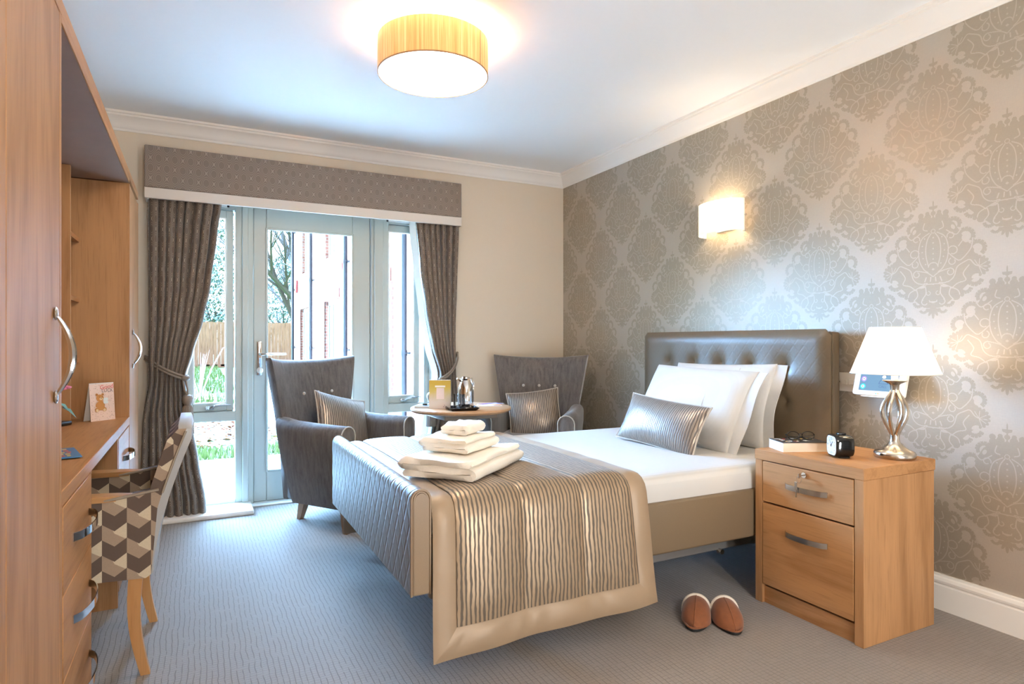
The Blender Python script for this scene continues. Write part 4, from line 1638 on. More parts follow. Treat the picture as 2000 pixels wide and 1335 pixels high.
ob('lid', lathe([(0, .175), (.024, .175), (.022, .184), (.006, .19), (0, .19)], (JX, JY, ZT + .006), 24), M_chrome, jg)
ob('spout', loft([[(JX - .022, JY + .018, .8655), (JX - .022, JY - .02, .8655), (JX - .026, JY, .858)], [(JX - .056, JY + .006, .886), (JX - .056, JY - .008, .886), (JX - .058, JY, .881)]]), M_chrome, jg)
ob('handle', tube([(JX + .026, JY + .02, .875), (JX + .05, JY + .035, .880), (JX + .066, JY + .046, .85), (JX + .062, JY + .044, .80), (JX + .042, JY + .03, .775)], .006, 8, flat=1.6), M_chrome, jg)


def glass_tumbler(x, y, label):
    g = thing('tumbler', label, 'glass', (x, y, ZT + .006))
    ob('bowl', lathe([(.0, 0), (.026, 0), (.030, .01), (.031, .03), (.033, .088), (.0315, .088), (.0295, .030), (.027, .014), (.0, .012)], (x, y, ZT + .006), 24), M_tumbler, g, angle=40)


def mat_tumbler():
    t = NT('clear_tumbler_glass')
    tr = t.n('ShaderNodeBsdfTransparent')
    tr.inputs[0].default_value = (0.88, 0.92, 0.95, 1)
    gl = t.n('ShaderNodeBsdfGlossy')
    gl.inputs['Roughness'].default_value = 0.02
    lw = t.n('ShaderNodeLayerWeight')
    lw.inputs['Blend'].default_value = 0.35
    mx = t.n('ShaderNodeMixShader')
    t.l(t.M('MULTIPLY', lw.outputs['Fresnel'], .9), mx.inputs[0])
    t.l(tr.outputs[0], mx.inputs[1])
    t.l(gl.outputs[0], mx.inputs[2])
    t.l(mx.outputs[0], t.out.inputs[0])
    return t.m


M_tumbler = mat_tumbler()
glass_tumbler(1.362, 3.372, 'clear glass tumbler standing on the black tray in front of the jug')
# standing yellow folder
yc_ = thing('information_card', 'yellow and cream card standing upright beside the steel jug', 'card', (1.30, 3.50, ZT))
def card(root, p0, p1, h, depth, mats, art, nm='leaf', t=.0012):
    """folded card standing on its base edge p0-p1 (front face), second leaf behind"""
    p0, p1 = Vector(p0), Vector(p1)
    U = (p1 - p0).normalized()
    N = U.cross(Vector((0, 0, 1)))
    back = -N
    lean = depth * .28
    def leaf(sgn):
        a0, a1 = p0 + back * (lean * 0 if sgn > 0 else depth), p1 + back * (0 if sgn > 0 else depth)
        t0, t1 = p0 + back * lean + Vector((0, 0, h)), p1 + back * lean + Vector((0, 0, h))
        k = N * t * sgn
        return loft([[a0, a1, t1, t0], [a0 - k, a1 - k, t1 - k, t0 - k]])
    fr_ = ob(nm, leaf(1), mats[0], root, smooth=False)
    ob(nm, leaf(-1), M_paper, root, smooth=False)
    V = (back * lean + Vector((0, 0, h))).normalized()
    F_ = Flat(p0, U, V, .0007)
    art(F_, (p1 - p0).length, h / V.z)
    if F_.mb.v:
        ob('print', F_.mb, mats, fr_, smooth=False, kind='stuff')


def mat_fade():
    t = NT('yellow_fading_to_cream')
    v = t.xyz(t.coord('Generated'))
    f = t.M('ADD', v[2], t.M('MULTIPLY', t.noise(t.coord('Generated'), 3, 2), .3))
    t.base(t.ramp(f, [(.40, lin((206, 196, 190))), (.80, lin((200, 178, 92))), (1.0, lin((196, 164, 66)))]), .5)
    return t.m


def art_y(F_, w, h):
    F_.rect(w * .27, h * .74, w * .75, h * .80, 1)
    F_.rect(w * .34, h * .33, w * .70, h * .72, 2)
    for a, b in ((.68, .07), (.78, .035), (.72, .12)):
        F_.disc(w * a, h * b, .0022, mi=3)


card(yc_, (1.237, 3.535, ZT), (1.352, 3.478, ZT), .172, .05, [mat_fade(), M_paper, plain('lilac_panel', (226, 208, 206), .6), plain('plum_dot', (110, 60, 100), .6)], art_y)
nb = thing('notebook', 'closed pale blue notebook at the window side of the tea table', 'notebook', (1.275, 3.62, ZT), math.radians(-34))
ob('cover', box((-.085, -.062, 0), (.085, .062, .003), .001), plain('steel_blue_cover', (150, 164, 178), .35), nb, local=True)
ob('pages', box((-.083, -.060, .003), (.083, .060, .011)), M_paper, nb, local=True, smooth=False)
ob('front_cover', box((-.085, -.062, .011), (.085, .062, .014), .001), plain('pale_blue_cover', (178, 196, 212), .3), nb, local=True)
pn = thing('pen', 'white and black pen lying on the notebook', 'pen', (1.285, 3.585, ZT + .0195), math.radians(-20))
ob('barrel', tube([(-.04, 0, 0), (.06, 0, 0)], .0050, 10), M_whiteplastic, pn, local=True)
ob('grip', tube([(-.066, 0, 0), (-.04, 0, 0)], .0054, 10), M_black, pn, local=True)
ob('tip', tube([(-.076, 0, 0), (-.066, 0, 0)], [.001, .004], 8), M_steel, pn, local=True)
for i, (x, y, r, lab, cols) in enumerate(((1.64, 3.545, -18, 'white and orange leaflet under the purple one on the tea table', ((240, 236, 230), (226, 130, 60))), (1.675, 3.60, 12, 'purple and white leaflet at the armchair side of the tea table', ((236, 232, 236), (120, 70, 140))))):
    lt = thing('leaflet', lab, 'leaflet', (x, y, ZT + .0025 * i), math.radians(r), group='leaflets on the tea table')
    s_ = ob('sheet', box((-.075, -.045, 0), (.075, .045, .0018)), plain('leaflet_sheet', cols[0], .4), lt, local=True, smooth=False)
    F_ = Flat((-.075, -.045, .0018), (1, 0, 0), (0, 1, 0), .0003)
    F_.poly([(.0, .03), (.09, .045), (.15, .02), (.15, .07), (.06, .088), (0, .088)], 0)
    F_.rect(.10, .008, .14, .02, 1, 1)
    ob('print', F_.mb, [plain('leaflet_colour', cols[1], .4), plain('leaflet_navy', (40, 40, 80), .4)], s_, local=True, smooth=False, kind='stuff')

# ---------------------------------------------------------------- bed
BY0, BY1 = 1.925, 3.225                      # near and far edge of the bed
bed = thing('bed', 'profiling bed with bronze leathercloth headboard and footboard', 'bed', (1.65, 2.575, 0))
# headboard: padded face with buttoned dimples
HX0, HX1, HZ = 2.645, 2.722, 1.146
hby0, hby1 = 1.925, 3.245
dims = [(2.155 + i * .215, .985) for i in range(5)] + [(2.155 + i * .215, .80) for i in range(5)]


def head_face(u, v):
    y = hby0 + (hby1 - hby0) * u
    z = .30 + (HZ - .30) * v
    e = min(min(u, 1 - u) * (hby1 - hby0), (1 - v) * (HZ - .30))
    x = HX0 + .018 * max(0, 1 - e / .05) ** 2
    for dy, dz in dims:
        d2 = (y - dy) ** 2 + (z - dz) ** 2
        if d2 < .03:
            x += .020 * math.exp(-d2 / (2 * .022 ** 2)) + .006 * math.exp(-d2 / (2 * .05 ** 2))
    return (x, y, z)


hd = ob('headboard', shell(lambda u, v: head_face(1 - u, v), 104, 66, -.03), M_leather_head, bed, angle=60)
ob('headboard_back', box((HX0 + .024, hby0 - .002, .28), (HX1, hby1 + .002, HZ + .002), .010, 3), M_leather, bed)
ob('piping', tube([(HX0 + .022, hby0 - .001, .30), (HX0 + .022, hby0 - .001, HZ - .012), (HX0 + .022, hby0 + .012, HZ + .001), (HX0 + .022, hby1 - .012, HZ + .001), (HX0 + .022, hby1 + .001, HZ - .012), (HX0 + .022, hby1 + .001, .30)], .004, 6), M_leather, hd)
for y, z in dims:
    ob('button', ball((HX0 + .020, y, z), .011, 10, 6, sc=(.6, 1, 1)), M_leather, hd)
# footboard: tall slab with rounded top, embossed outside face
FX0, FX1, FZ0, FZ1 = .606, .668, .292, .628
prof = [(FX0, FZ0), (FX0, FZ1 - .031)] + [((FX0 + FX1) / 2 + .031 * math.cos(PI - PI * i / 10), FZ1 - .031 + .031 * math.sin(PI * i / 10)) for i in range(1, 10)] + [(FX1, FZ1 - .031), (FX1, FZ0)]
cx, cz = (FX0 + FX1) / 2, (FZ0 + FZ1) / 2
fb = loft([[(x, y, z) for x, z in prof] for y in (1.900, 3.195)])
fbo = ob('footboard', fb, M_leather_dia, bed, angle=50)
ins = [(cx + (x - cx) * .74, cz + (z - cz) * .955 - .002) for x, z in prof]
ob('end_panel', loft([[(x, y, z) for x, z in ins] for y in (1.893, 1.901)]), M_leather_tan, fbo, angle=50)
for k in (1.0, .77):
    ob('piping', tube([(cx + (x - cx) * k, 1.898, cz + (z - cz) * (k if k == 1 else .965)) for x, z in prof], .0042, 6), M_leather_tan, fbo)
ob('piping', tube([(x, 3.197, z) for x, z in prof], .0042, 6), M_leather, fbo)
for y0_, y1_ in ((BY0 - .012, BY0 + .022), (BY1 - .022, BY1 + .012)):
    ob('side_rail', box((FX1 + .004, y0_, .262), (HX0 - .002, y1_, .468), .012, 3), M_leather_rail, bed)
ob('slat_base', box((FX1 + .02, BY0 + .03, .36), (HX0 - .02, BY1 - .03, .40)), M_greymetal, bed, smooth=False)
for y in (2.12, 3.0):
    ob('chassis_bar', box((.95, y - .015, .15), (2.36, y + .015, .187), .003), M_greymetal, bed)
ob('chassis_bar', box((1.95, 2.10, .188), (1.99, 3.02, .225), .003), M_greymetal, bed)
ob('chassis_bar', box((.98, 2.10, .188), (1.02, 3.02, .225), .003), M_greymetal, bed)
ob('actuator', tube([(1.30, 2.56, .21), (2.05, 2.56, .31)], .03, 12), M_black, bed)
ob('lift_leg', tube([(2.33, 2.12, .17), (2.42, 2.12, .155), (2.55, 2.12, .12)], .022, 10), M_greymetal, bed)
ob('bolt', tube([(2.13, 2.085, .146), (2.13, 2.11, .146)], .012, 8), M_steel, bed)
for x in (1.0, 2.47):
    for y in (2.10, 3.05):
        ob('castor_stem', tube([(x, y, .09), (x, y, .36)], .018, 8), M_greymetal, bed)
        ob('castor', tube([(x, y - .016, .05), (x, y + .016, .05)], .05, 18), M_rubber, bed)

mt = thing('mattress', 'mattress in a white satin stripe fitted sheet on the bed', 'mattress', (1.65, 2.575, .40))
rings = []
for z, g in ((.402, -.05), (.42, -.012), (.45, 0), (.505, .004), (.535, -.002), (.553, -.014), (.562, -.035), (.565, -.07), (.567, -.25)):
    rr = rrect(HX0 - FX1 - .03 + 2 * g, BY1 - BY0 - .01 + 2 * g, max(.012, .07 + g * .5), 6)
    rings.append([((FX1 + HX0) / 2 + x, 2.575 + y + .002 * math.sin(x * 14) * (1 if .43 < z < .555 else 0), z) for x, y in rr])
ob('sheet', loft(rings), M_sheet, mt, angle=70)

# bedspread: runs over the foot half, hanging to near the carpet on the near side
BX0, BX1 = .680, 1.545
path = [(3.285, .10), (3.268, .28), (3.252, .44), (3.247, .515)]
for i in range(7):
    a = math.radians(5 + 80 * i / 6)
    path.append((3.177 + .068 * math.cos(a), .523 + .062 * math.sin(a)))
path += [(2.9, .5875), (2.6, .589), (2.3, .5875)]
for i in range(7):
    a = math.radians(92 + 83 * i / 6)
    path.append((1.972 + .066 * math.cos(a), .521 + .066 * math.sin(a)))
path += [(1.899, .47), (1.890, .38), (1.880, .26), (1.868, .15), (1.860, .098)]
plen = [0]
for a, b in zip(path[:-1], path[1:]):
    plen.append(plen[-1] + math.dist(a, b))
PT = plen[-1]


def on_path(s_):
    for i in range(len(path) - 1):
        if s_ <= plen[i + 1] or i == len(path) - 2:
            t_ = (s_ - plen[i]) / (plen[i + 1] - plen[i])
            a, b = Vector((0, *path[i])), Vector((0, *path[i + 1]))
            p = a + (b - a) * t_
            d = (b - a).normalized()
            return p, Vector((0, d.z, -d.y))
    return None


def spread_pt(x, s_, puff):
    p, n = on_path(s_)
    n = -n if False else n
    hang = max(0, (s_ - (PT - .50)) / .50)
    q = Vector((x, p.y, p.z)) + n * puff
    q.y -= .007 * hang * math.sin(x * 9 + 1.0) + .004 * hang * math.sin(x * 23)
    q.z += (x - 1.1) * .035 * hang + .0025 * math.sin(x * 6 + s_ * 4)
    q.x -= .022 * hang * (1.1 - x) / .43 * -1 * (-1 if x < 1.1 else -1) * .8
    return q


sp = thing('bedspread', 'bronze satin bedspread with ribbed panels hanging down the near side of the bed', 'bedspread', (1.11, 2.5, .6))
BW = .080
seams = [BX0 + BW, BX0 + BW + .245, BX0 + BW + .485, BX1 - BW]


def panel_fn(xa, xb, sa, sb, puff, pw=.5):
    def fn(u, v):
        x = xa + (xb - xa) * u
        s_ = sa + (sb - sa) * v
        pf = .003 + puff * max(0.0, (1 - (2 * u - 1) ** 2)) ** .4 * (1 - max(0, abs(2 * v - 1) - .94) / .06 * .8)
        return spread_pt(x, s_, pf)
    return fn


for xa, xb in zip(seams[:-1], seams[1:]):
    ob('quilted_panel', shell(panel_fn(xa, xb, BW, PT - BW - .012, .011), 14, 76, .004, uvfn=lambda u, v, xa=xa, xb=xb: (xa + (xb - xa) * u, v * PT)), M_ribbed, sp, angle=80)


def border_fn(side):
    """plain satin border with mitred corners"""
    def fn(u, v):
        if side == 'foot':
            x = BX0 + BW * u
            s_ = BW * u + (PT - 2 * BW * u) * v
        elif side == 'head':
            x = BX1 - BW * u
            s_ = PT - BW * u - (PT - 2 * BW * u) * v
        elif side == 'near':
            s_ = PT - (BW + .012) * u
            x = BX0 + BW * u + (BX1 - BX0 - 2 * BW * u) * v
        else:
            s_ = BW * u
            x = BX1 - BW * u - (BX1 - BX0 - 2 * BW * u) * v
        s_ = min(max(s_, 0), PT)
        rip = .0025 * math.sin(v * 46 + 2 * math.sin(v * 17)) * math.sin(PI * u)
        return spread_pt(x, s_, .003 + .008 * math.sin(PI * min(1, u * 1.0)) ** .7 + rip)
    return fn


for sd in ('foot', 'near', 'head', 'far'):
    ob('border', shell(border_fn(sd), 8, 84 if sd in ('foot', 'head') else 40, -.004), M_satin, sp, angle=80)
ob('lining', shell(lambda u, v: spread_pt(BX0 + .006 + (BX1 - BX0 - .012) * u, .004 + (PT - .008) * v, -.004), 20, 60, .003), M_satin, sp, angle=80)

# pillows and bolster
def pillow(label, w, h, t, M, seedv, hem=True):
    tq = thing('pillow', label, 'pillow', (0, 0, 0), group='white bed pillows')
    tq.location = M.translation
    tq.rotation_euler = M.to_euler()
    mb, rim = pillow_mb(w, h, t, 22, .045, power=.42, lump=.007, seedv=seedv)
    ob('pillowcase', mb, M_pillow, tq, local=True, angle=80)
    if hem:
        def fl(u, v):
            q = -1 + 2 * v
            bowx = w / 2 * (1 - .045 * (1 - q * q))
            return (bowx - .03 + .085 * u, q * h / 2 * (.985 - .01 * u), .012 * math.sin(v * 7 + seedv) * u + t * .10 * (1 - q * q) * (1 - u))
        ob('open_hem', shell(fl, 5, 22, .004), M_pillow, tq, local=True, angle=80)
        ob('seam', tube([(w * .22 + .004 * math.sin(k), -h * .42 + h * .84 * k / 8, t / 2 * max(.02, (1 - .19) * (1 - (-.84 + 1.68 * k / 8) ** 2)) ** .42 - .002) for k in range(9)], .0022, 5), M_pillow, tq, local=True)
    return tq


pillow('white pillow leaning flat against the buttoned headboard', .72, .44, .15, place((2.555, 2.545, .770), (-.965, .0, .26), spin=.02), 5)
pillow('white pillow propped in front with the ribbed bolster against it', .74, .45, .17, place((2.375, 2.56, .760), (-.88, -.02, .47), spin=-.02), 2)
cushion('long ribbed grey satin bolster cushion leaning on the white pillows',   .57, .26, .13, place((2.125, 2.500, .684), (-.90, -.06, .43), spin=-.06), None)

# towels: serpentine folded strips
def towel(label, c, rot, w, l, lay, th, seedv):
    rg = random.Random(seedv)
    t = thing('towel', label, 'towel', c, rot, group='folded white towels on the bed')
    g = th * .06
    r_ = (th + g) / 2
    cl_ = []
    for k in range(lay):
        z = th / 2 + k * (th + g)
        sgn = 1 if k % 2 == 0 else -1
        xs = [(-w / 2 + r_ * 1.3) * sgn * (1 - 2 * i / 10) if True else 0 for i in range(11)]
        for i in range(11):
            x = (-w / 2 + r_ * 1.2) * sgn * -1 * -(1 - 2 * i / 10)
            cl_.append((x * -1 if False else x, z + .0015 * math.sin(i * 1.3 + k)))
        if k < lay - 1:
            xe = cl_[-1][0]
            sg = 1 if xe > 0 else -1
            for i in range(1, 6):
                a = -PI / 2 + PI * i / 6
                cl_.append((xe + sg * r_ * math.cos(a) * 1.0, z + r_ + r_ * math.sin(a)))
    n = len(cl_)
    up, dn = [], []
    for i in range(n):
        a, b = cl_[max(i - 1, 0)], cl_[min(i + 1, n - 1)]
        dx, dz = b[0] - a[0], b[1] - a[1]
        L = math.hypot(dx, dz) or 1
        nx, nz = -dz / L, dx / L
        up.append((cl_[i][0] + nx * th / 2, cl_[i][1] + nz * th / 2))
        dn.append((cl_[i][0] - nx * th / 2, cl_[i][1] - nz * th / 2))
    e0 = (cl_[0][0] + (cl_[0][0] - cl_[1][0]) / abs(cl_[0][0] - cl_[1][0]) * th * .4, cl_[0][1])
    e1 = (cl_[-1][0] + (cl_[-1][0] - cl_[-2][0]) / abs(cl_[-1][0] - cl_[-2][0]) * th * .4, cl_[-1][1])
    out = [e0] + up + [e1] + dn[::-1]
    mb = MB()
    m = 14
    H = lay * th
    for_r = []
    for j in range(m + 1):
        q = -1 + 2 * j / m
        y = q * l / 2
        sq = 1 - .035 * max(0, abs(q) - .85) / .15
        for_r.append([(x * sq + .003 * math.sin(q * 5 + seedv + z * 60), y + .006 * math.sin(x * 18 + z * 140 + seedv) * abs(q) ** 3, max(0.0005, z * (1 - .05 * abs(q) ** 6) + .003 * math.sin(q * 4 + x * 9 + seedv) * (z / H) ** 2)) for x, z in out])
    # quads across the strip so that the ends close cleanly
    N_ = len(out)
    vs = [p for r in for_r for p in r]
    fs = []
    for j in range(m):
        for i in range(N_):
            a, b = j * N_ + i, j * N_ + (i + 1) % N_
            fs.append((a, b, b + N_, a + N_))
    for base in (0, m * N_):
        U_ = lambda i: base + 1 + i
        D_ = lambda i: base + N_ - 1 - i
        fs.append((base, U_(0), D_(0)))
        for i in range(n - 1):
            fs.append((U_(i), U_(i + 1), D_(i + 1), D_(i)))
        fs.append((U_(n - 1), base + 1 + n, D_(n - 1)))
    mb.add(vs, fs)
    ob('folded_cloth', mb, M_towel, t, local=True, angle=75)
    return t


TWR = math.radians(-49)
towel('large folded white bath towel at the bottom of the stack', (.945, 2.275, .606), TWR, .310, .46, 3, .0225, 1)
towel('mid sized folded white towel between the bath towel and face cloth', (.935, 2.300, .680), TWR - .05, .215, .245, 3, .0175, 2)
towel('small rolled white face cloth on top of the towel stack', (.950, 2.315, .738), TWR + .05, .125, .16, 2, .019, 3)

# ---------------------------------------------------------------- bedside cabinet
NX0, NX1, NY0, NY1, NZ = 2.129, 2.562, 1.414, 1.899, .645
ns = thing('bedside_cabinet', 'oak two drawer bedside cabinet with a locking top drawer', 'cabinet', ((NX0 + NX1) / 2, (NY0 + NY1) / 2, 0))
ob('top', box((NX0, NY0 - .002, .602), (NX1 + .006, NY1 + .002, NZ), .002), M_oak_y, ns)
for ya in (NY0, NY1 - .036):
    ob('side_panel', box((NX0 + .002, ya, 0), (NX1, ya + .036, .6018), .0015), M_oak_z, ns)
ob('back_panel', box((NX1 - .02, NY0 + .036, .02), (NX1 - .004, NY1 - .036, .60)), M_oak_z, ns, smooth=False)
ob('plinth', box((NX0 + .016, NY0 + .036, 0), (NX0 + .034, NY1 - .036, .070)), M_oak_y, ns, smooth=False)
ob('painted_gap_shade', box((NX0 + .04, NY0 + .036, .066), (NX0 + .05, NY1 - .036, .60)), M_gap_shade, ns, smooth=False)  # dark board behind the drawers, shade of the gaps put into its colour


def bar_handle(yc, z, w=.190):
    n = 14
    rings = []
    for i in range(n + 1):
        s_ = i / n
        b = .026 * (math.sin(PI * s_) ** .5) + .001
        y = yc - w / 2 + w * s_
        rings.append([(NX0 - b, y, z - .0105), (NX0 - b - .003, y, z - .0105), (NX0 - b - .003, y, z + .0105), (NX0 - b, y, z + .0105)])
    return loft(rings)


for z0, z1, hz in ((.431, .598, .520), (.083, .424, .326)):
    dw = ob('drawer', box((NX0 + .001, NY0 + .039, z0), (NX0 + .020, NY1 - .039, z1), .0015), M_oak_y, ns)
    ob('handle', bar_handle(1.650, hz), M_steel, dw, angle=30)
    if z0 > .4:
        ob('lock', tube([(NX0 + .004, 1.657, .577), (NX0 - .005, 1.657, .577)], .011, 16), M_chrome, dw)
        k_ = tube([(NX0 - .004, 1.657, .577), (NX0 - .026, 1.657, .577)], .0022, 6)
        box((NX0 - .036, 1.655, .568), (NX0 - .022, 1.659, .586), .001, mb=k_)
        tube([(NX0 - .032, 1.657 + .011 * math.cos(a), .562 + .013 * math.sin(a)) for a in (2 * PI * i / 14 for i in range(14))], .0009, 5, closed=True, mb=k_)
        box((NX0 - .037, 1.662, .520), (NX0 - .034, 1.674, .552), .001, mb=k_)
        box((NX0 - .037, 1.664, .492), (NX0 - .034, 1.668, .52), mb=k_)
        ob('key', k_, M_steel, dw, angle=30)

# table lamp
LX, LY = 2.452, 1.500
tl = thing('table_lamp', 'brushed nickel table lamp with cage stem and white tapered shade', 'lamp', (LX, LY, NZ))
Lp = (LX, LY, NZ)
ob('base', lathe([(0, 0), (.070, 0), (.0735, .006), (.0735, .018), (.069, .026), (.050, .034), (.030, .046), (.019, .062), (.0165, .075), (.0165, .092), (0, .092)], Lp, 40), M_steel, tl, angle=50)
for k in range(6):
    a0 = 2 * PI * k / 6
    pts = []
    for i in range(17):
        s_ = i / 16
        r_ = .010 + .034 * (max(0.0, math.sin(PI * s_ ** 1.12)) ** 1.2)
        a = a0 + .30 * s_
        pts.append((LX + r_ * math.cos(a), LY + r_ * math.sin(a), NZ + .086 + .178 * s_))
    ob('stem_rib', tube(pts, .0066, 8), M_steel, tl)
ob('collar', lathe([(0, .258), (.015, .258), (.016, .285), (.020, .290), (.040, .300), (.044, .304), (.038, .304), (.02, .300), (0, .300)], Lp, 32), M_steel, tl, angle=40)
ob('lamp_holder', lathe([(0, .300), (.013, .300), (.013, .365), (0, .365)], Lp, 16), M_whiteplastic, tl)
M_shade = mat_glow('white_lamp_shade', (250, 244, 232), 0.34, .8, .55, (1.0, .88, .70))
ob('shade', lathe([(.1555, .331), (.0885, .513), (.0870, .513), (.1540, .331)], Lp, 64, caps=False).merge(
    lathe([(.1540, .331), (.1555, .331)], Lp, 64, caps=False)), M_shade, tl, angle=50)
ob('bulb', ball((LX, LY, NZ + .405), .028, 14, 10), mat_glow('warm_bulb', (255, 240, 214), 6.0, tint=WARM), tl)
ob('shade_ring', tube([(LX + .0875 * math.cos(a), LY + .0875 * math.sin(a), NZ + .512) for a in (2 * PI * i / 40 for i in range(40))], .0022, 6, closed=True), M_whiteplastic, tl)
ob('shade_ring', tube([(LX + .1548 * math.cos(a), LY + .1548 * math.sin(a), NZ + .332) for a in (2 * PI * i / 48 for i in range(48))], .0022, 6, closed=True), M_whiteplastic, tl)
ob('cable', tube([(LX + .06, LY - .02, NZ + .006), (LX + .085, LY - .015, NZ + .010), (LX + .112, LY - .01, NZ + .006), (LX + .125, LY, NZ - .03), (LX + .14, LY + .02, NZ - .2)], .0035, 6), M_black, tl)
add_light('table_lamp_light', 'POINT', (LX, LY, NZ + .425), P_LAMP, WARM, .032)

# alarm clock
CN = Vector((-.86, .51, 0)).normalized()
CU = Vector((-CN.y, CN.x, 0))
ck = thing('alarm_clock', 'small black rounded alarm clock with a white dial on the bedside cabinet', 'clock', (2.276, 1.605, NZ), math.atan2(CN.y, CN.x))
rings = []
for x, k in ((-.036, .78), (-.032, .90), (-.02, .97), (.015, 1.0), (.030, .985), (.036, .95)):
    rings.append([(x, y, .046 + z) for y, z in rrect(.092 * k, .088 * k, .026 * k, 6)])
ob('case', loft(rings), plain('gloss_black_plastic', (12, 12, 13), .12), ck, local=True, angle=40)
dial = loft([[(.0358, y, .046 + z) for y, z in rrect(.078, .074, .020, 6)], [(.0375, y, .046 + z) for y, z in rrect(.078, .074, .020, 6)]])
dl_ = ob('dial', dial, plain('dial_white', (226, 230, 236), .3), ck, local=True, angle=30)
F_ = Flat((.0376, 0, .046), (0, 1, 0), (0, 0, 1), .0003)
for k in range(12):
    a = PI / 2 - k * PI / 6
    if k % 3:
        F_.stroke([(.030 * math.cos(a), .029 * math.sin(a)), (.034 * math.cos(a), .033 * math.sin(a))], .0018, 0)
F_.stroke([(-.002, -.004), (.013, .016)], .003, 0, 1)
F_.stroke([(.002, -.004), (-.014, .022)], .0024, 0, 1)
F_.stroke([(0, -.006), (.004, .024)], .001, 1, 2)
F_.disc(0, 0, .004, mi=0, layer=3)
for s_, u, v in (('12', 0, .027), ('3', .029, 0), ('6', 0, -.027), ('9', -.029, 0)):
    F_.mb.merge(text_mb(s_, .014, F_.mat4(u, v, .0003)), 0)
ob('dial_marks', F_.mb, [M_black, plain('alarm_hand_red', (190, 50, 50), .5)], dl_, local=True, smooth=False)
ob('snooze_button', box((-.016, -.012, .0885), (.016, .012, .096), .003, 2), M_black, ck, local=True)
for y in (-.024, .024):
    ob('foot', box((-.02, y - .008, 0), (.02, y + .008, .006), .001), M_black, ck, local=True)

# paperback and reading glasses
bk = thing('paperback_book', 'thick paperback with a colourful collage cover lying under the glasses', 'book', (2.275, 1.800, NZ), math.atan2(-.077, .178))
ob('pages', box((-.096, -.058, .0015), (.094, .060, .0365)), plain('cream_page_block', (236, 222, 204), .8, var=.05, nscale=500), bk, local=True, smooth=False)
cvv = ob('cover', box((-.097, -.060, .0365), (.097, .062, .0385)), plain('charcoal_cover', (48, 46, 46), .35), bk, local=True, smooth=False)
ob('cover', box((-.097, -.060, 0), (.097, .062, .0015)), M_paper, bk, local=True, smooth=False)
ob('spine', box((-.097, .060, .0), (.097, .062, .0385)), M_paper, bk, local=True, smooth=False)
F_ = Flat((-.097, -.060, .0385), (1, 0, 0), (0, 1, 0), .0003)
rgb2 = random.Random(11)
for i in range(26):
    u, v = rgb2.uniform(.02, .17), rgb2.uniform(.012, .105)
    a = rgb2.uniform(0, 6.3)
    L_, w_ = rgb2.uniform(.012, .03), rgb2.uniform(.004, .010)
    ca, sa = math.cos(a), math.sin(a)
    q = [(u + ca * L_ * p_ - sa * w_ * q_, v + sa * L_ * p_ + ca * w_ * q_) for p_, q_ in ((-.5, -.4), (.2, -.6), (.5, 0), (.1, .6), (-.5, .3))]
    if all(.002 < x < .192 and .002 < y < .12 for x, y in q):
        F_.poly(q, rgb2.choice((0, 0, 0, 1, 2, 3)), i % 5)
ob('print', F_.mb, [M_paper, plain('cover_red', (200, 52, 40), .4), plain('cover_ochre', (206, 160, 60), .4), plain('cover_grey', (120, 118, 116), .4)], cvv, local=True, smooth=False, kind='stuff')
gs = thing('reading_glasses', 'black framed reading glasses folded on the paperback', 'glasses', (2.292, 1.802, NZ + .0392), math.radians(-28))
fr_ = MB()
LN = MB()
for sx in (-1, 1):
    pts = [(sx * .032 + .026 * math.cos(a), .004 * math.sin(a), .018 + .0165 * math.sin(a)) for a in (2 * PI * i / 22 for i in range(22))]
    tube(pts, .0017, 6, closed=True, mb=fr_)
    LN.add([(x, y, z) for x, y, z in pts], [tuple(range(22))])
tube([(-.008, 0, .022), (0, -.002, .026), (.008, 0, .022)], .0018, 6, mb=fr_)
ob('frame', fr_, M_black, gs, local=True)
ob('lens', LN, mat_tumbler(), gs, local=True, smooth=False)
for sx in (-1, 1):
    ob('temple', tube([(sx * .058, 0, .022), (sx * .062, .006, .022), (sx * .05, .016 + .004 * sx, .013), (-sx * .03, .022 + .006 * sx, .006), (-sx * .055, .024 + .006 * sx, .0035)], .0017, 6), M_black, gs, local=True)

# ---------------------------------------------------------------- wall items above and beside the cabinet
sc = thing('wall_light', 'half drum fabric wall light glowing on the damask wall', 'lamp', (XR, 2.645, 1.82))
M_sconce = mat_glow('cream_sconce_shade', (250, 240, 220), 0.20, .8, .45, (1.0, .86, .62))
n = 28
outl = [(XR - .014 - .108 * max(0, math.sin(PI * i / n)) ** .92, 2.662 + .158 * math.cos(PI * i / n)) for i in range(n + 1)]
inl = [(XR - .014 - .1065 * max(0, math.sin(PI * i / n)) ** .92, 2.662 + .1565 * math.cos(PI * i / n)) for i in range(n + 1)]
rings = [[(*p, 1.725) for p in outl], [(*p, 1.905) for p in outl], [(*p, 1.905) for p in inl], [(*p, 1.725) for p in inl], [(*p, 1.725) for p in outl]]
ob('shade', loft(rings, False, False, closed=False), M_sconce, sc, angle=40)
ob('back_plate', box((XR - .016, 2.575, 1.74), (XR - .001, 2.715, 1.90), .003), M_white, sc)
for y in (2.515, 2.809):
    ob('side_bracket', box((XR - .018, y - .0035, 1.722), (XR - .001, y + .0035, 1.908)), M_white, sc, smooth=False)
ob('fixing_screw', ball((XR - .010, 2.499, 1.812), .006, 8, 6).merge(ball((XR - .010, 2.825, 1.812), .006, 8, 6)), M_steel, sc)
ob('bulb', ball((XR - .060, 2.662, 1.815), .022, 12, 8), mat_glow('sconce_bulb', (255, 240, 214), 5.0, tint=WARM), sc)
add_light('wall_light_light', 'POINT', (XR - .062, 2.662, 1.83), P_SCONCE, (1.0, .80, .56), .03)

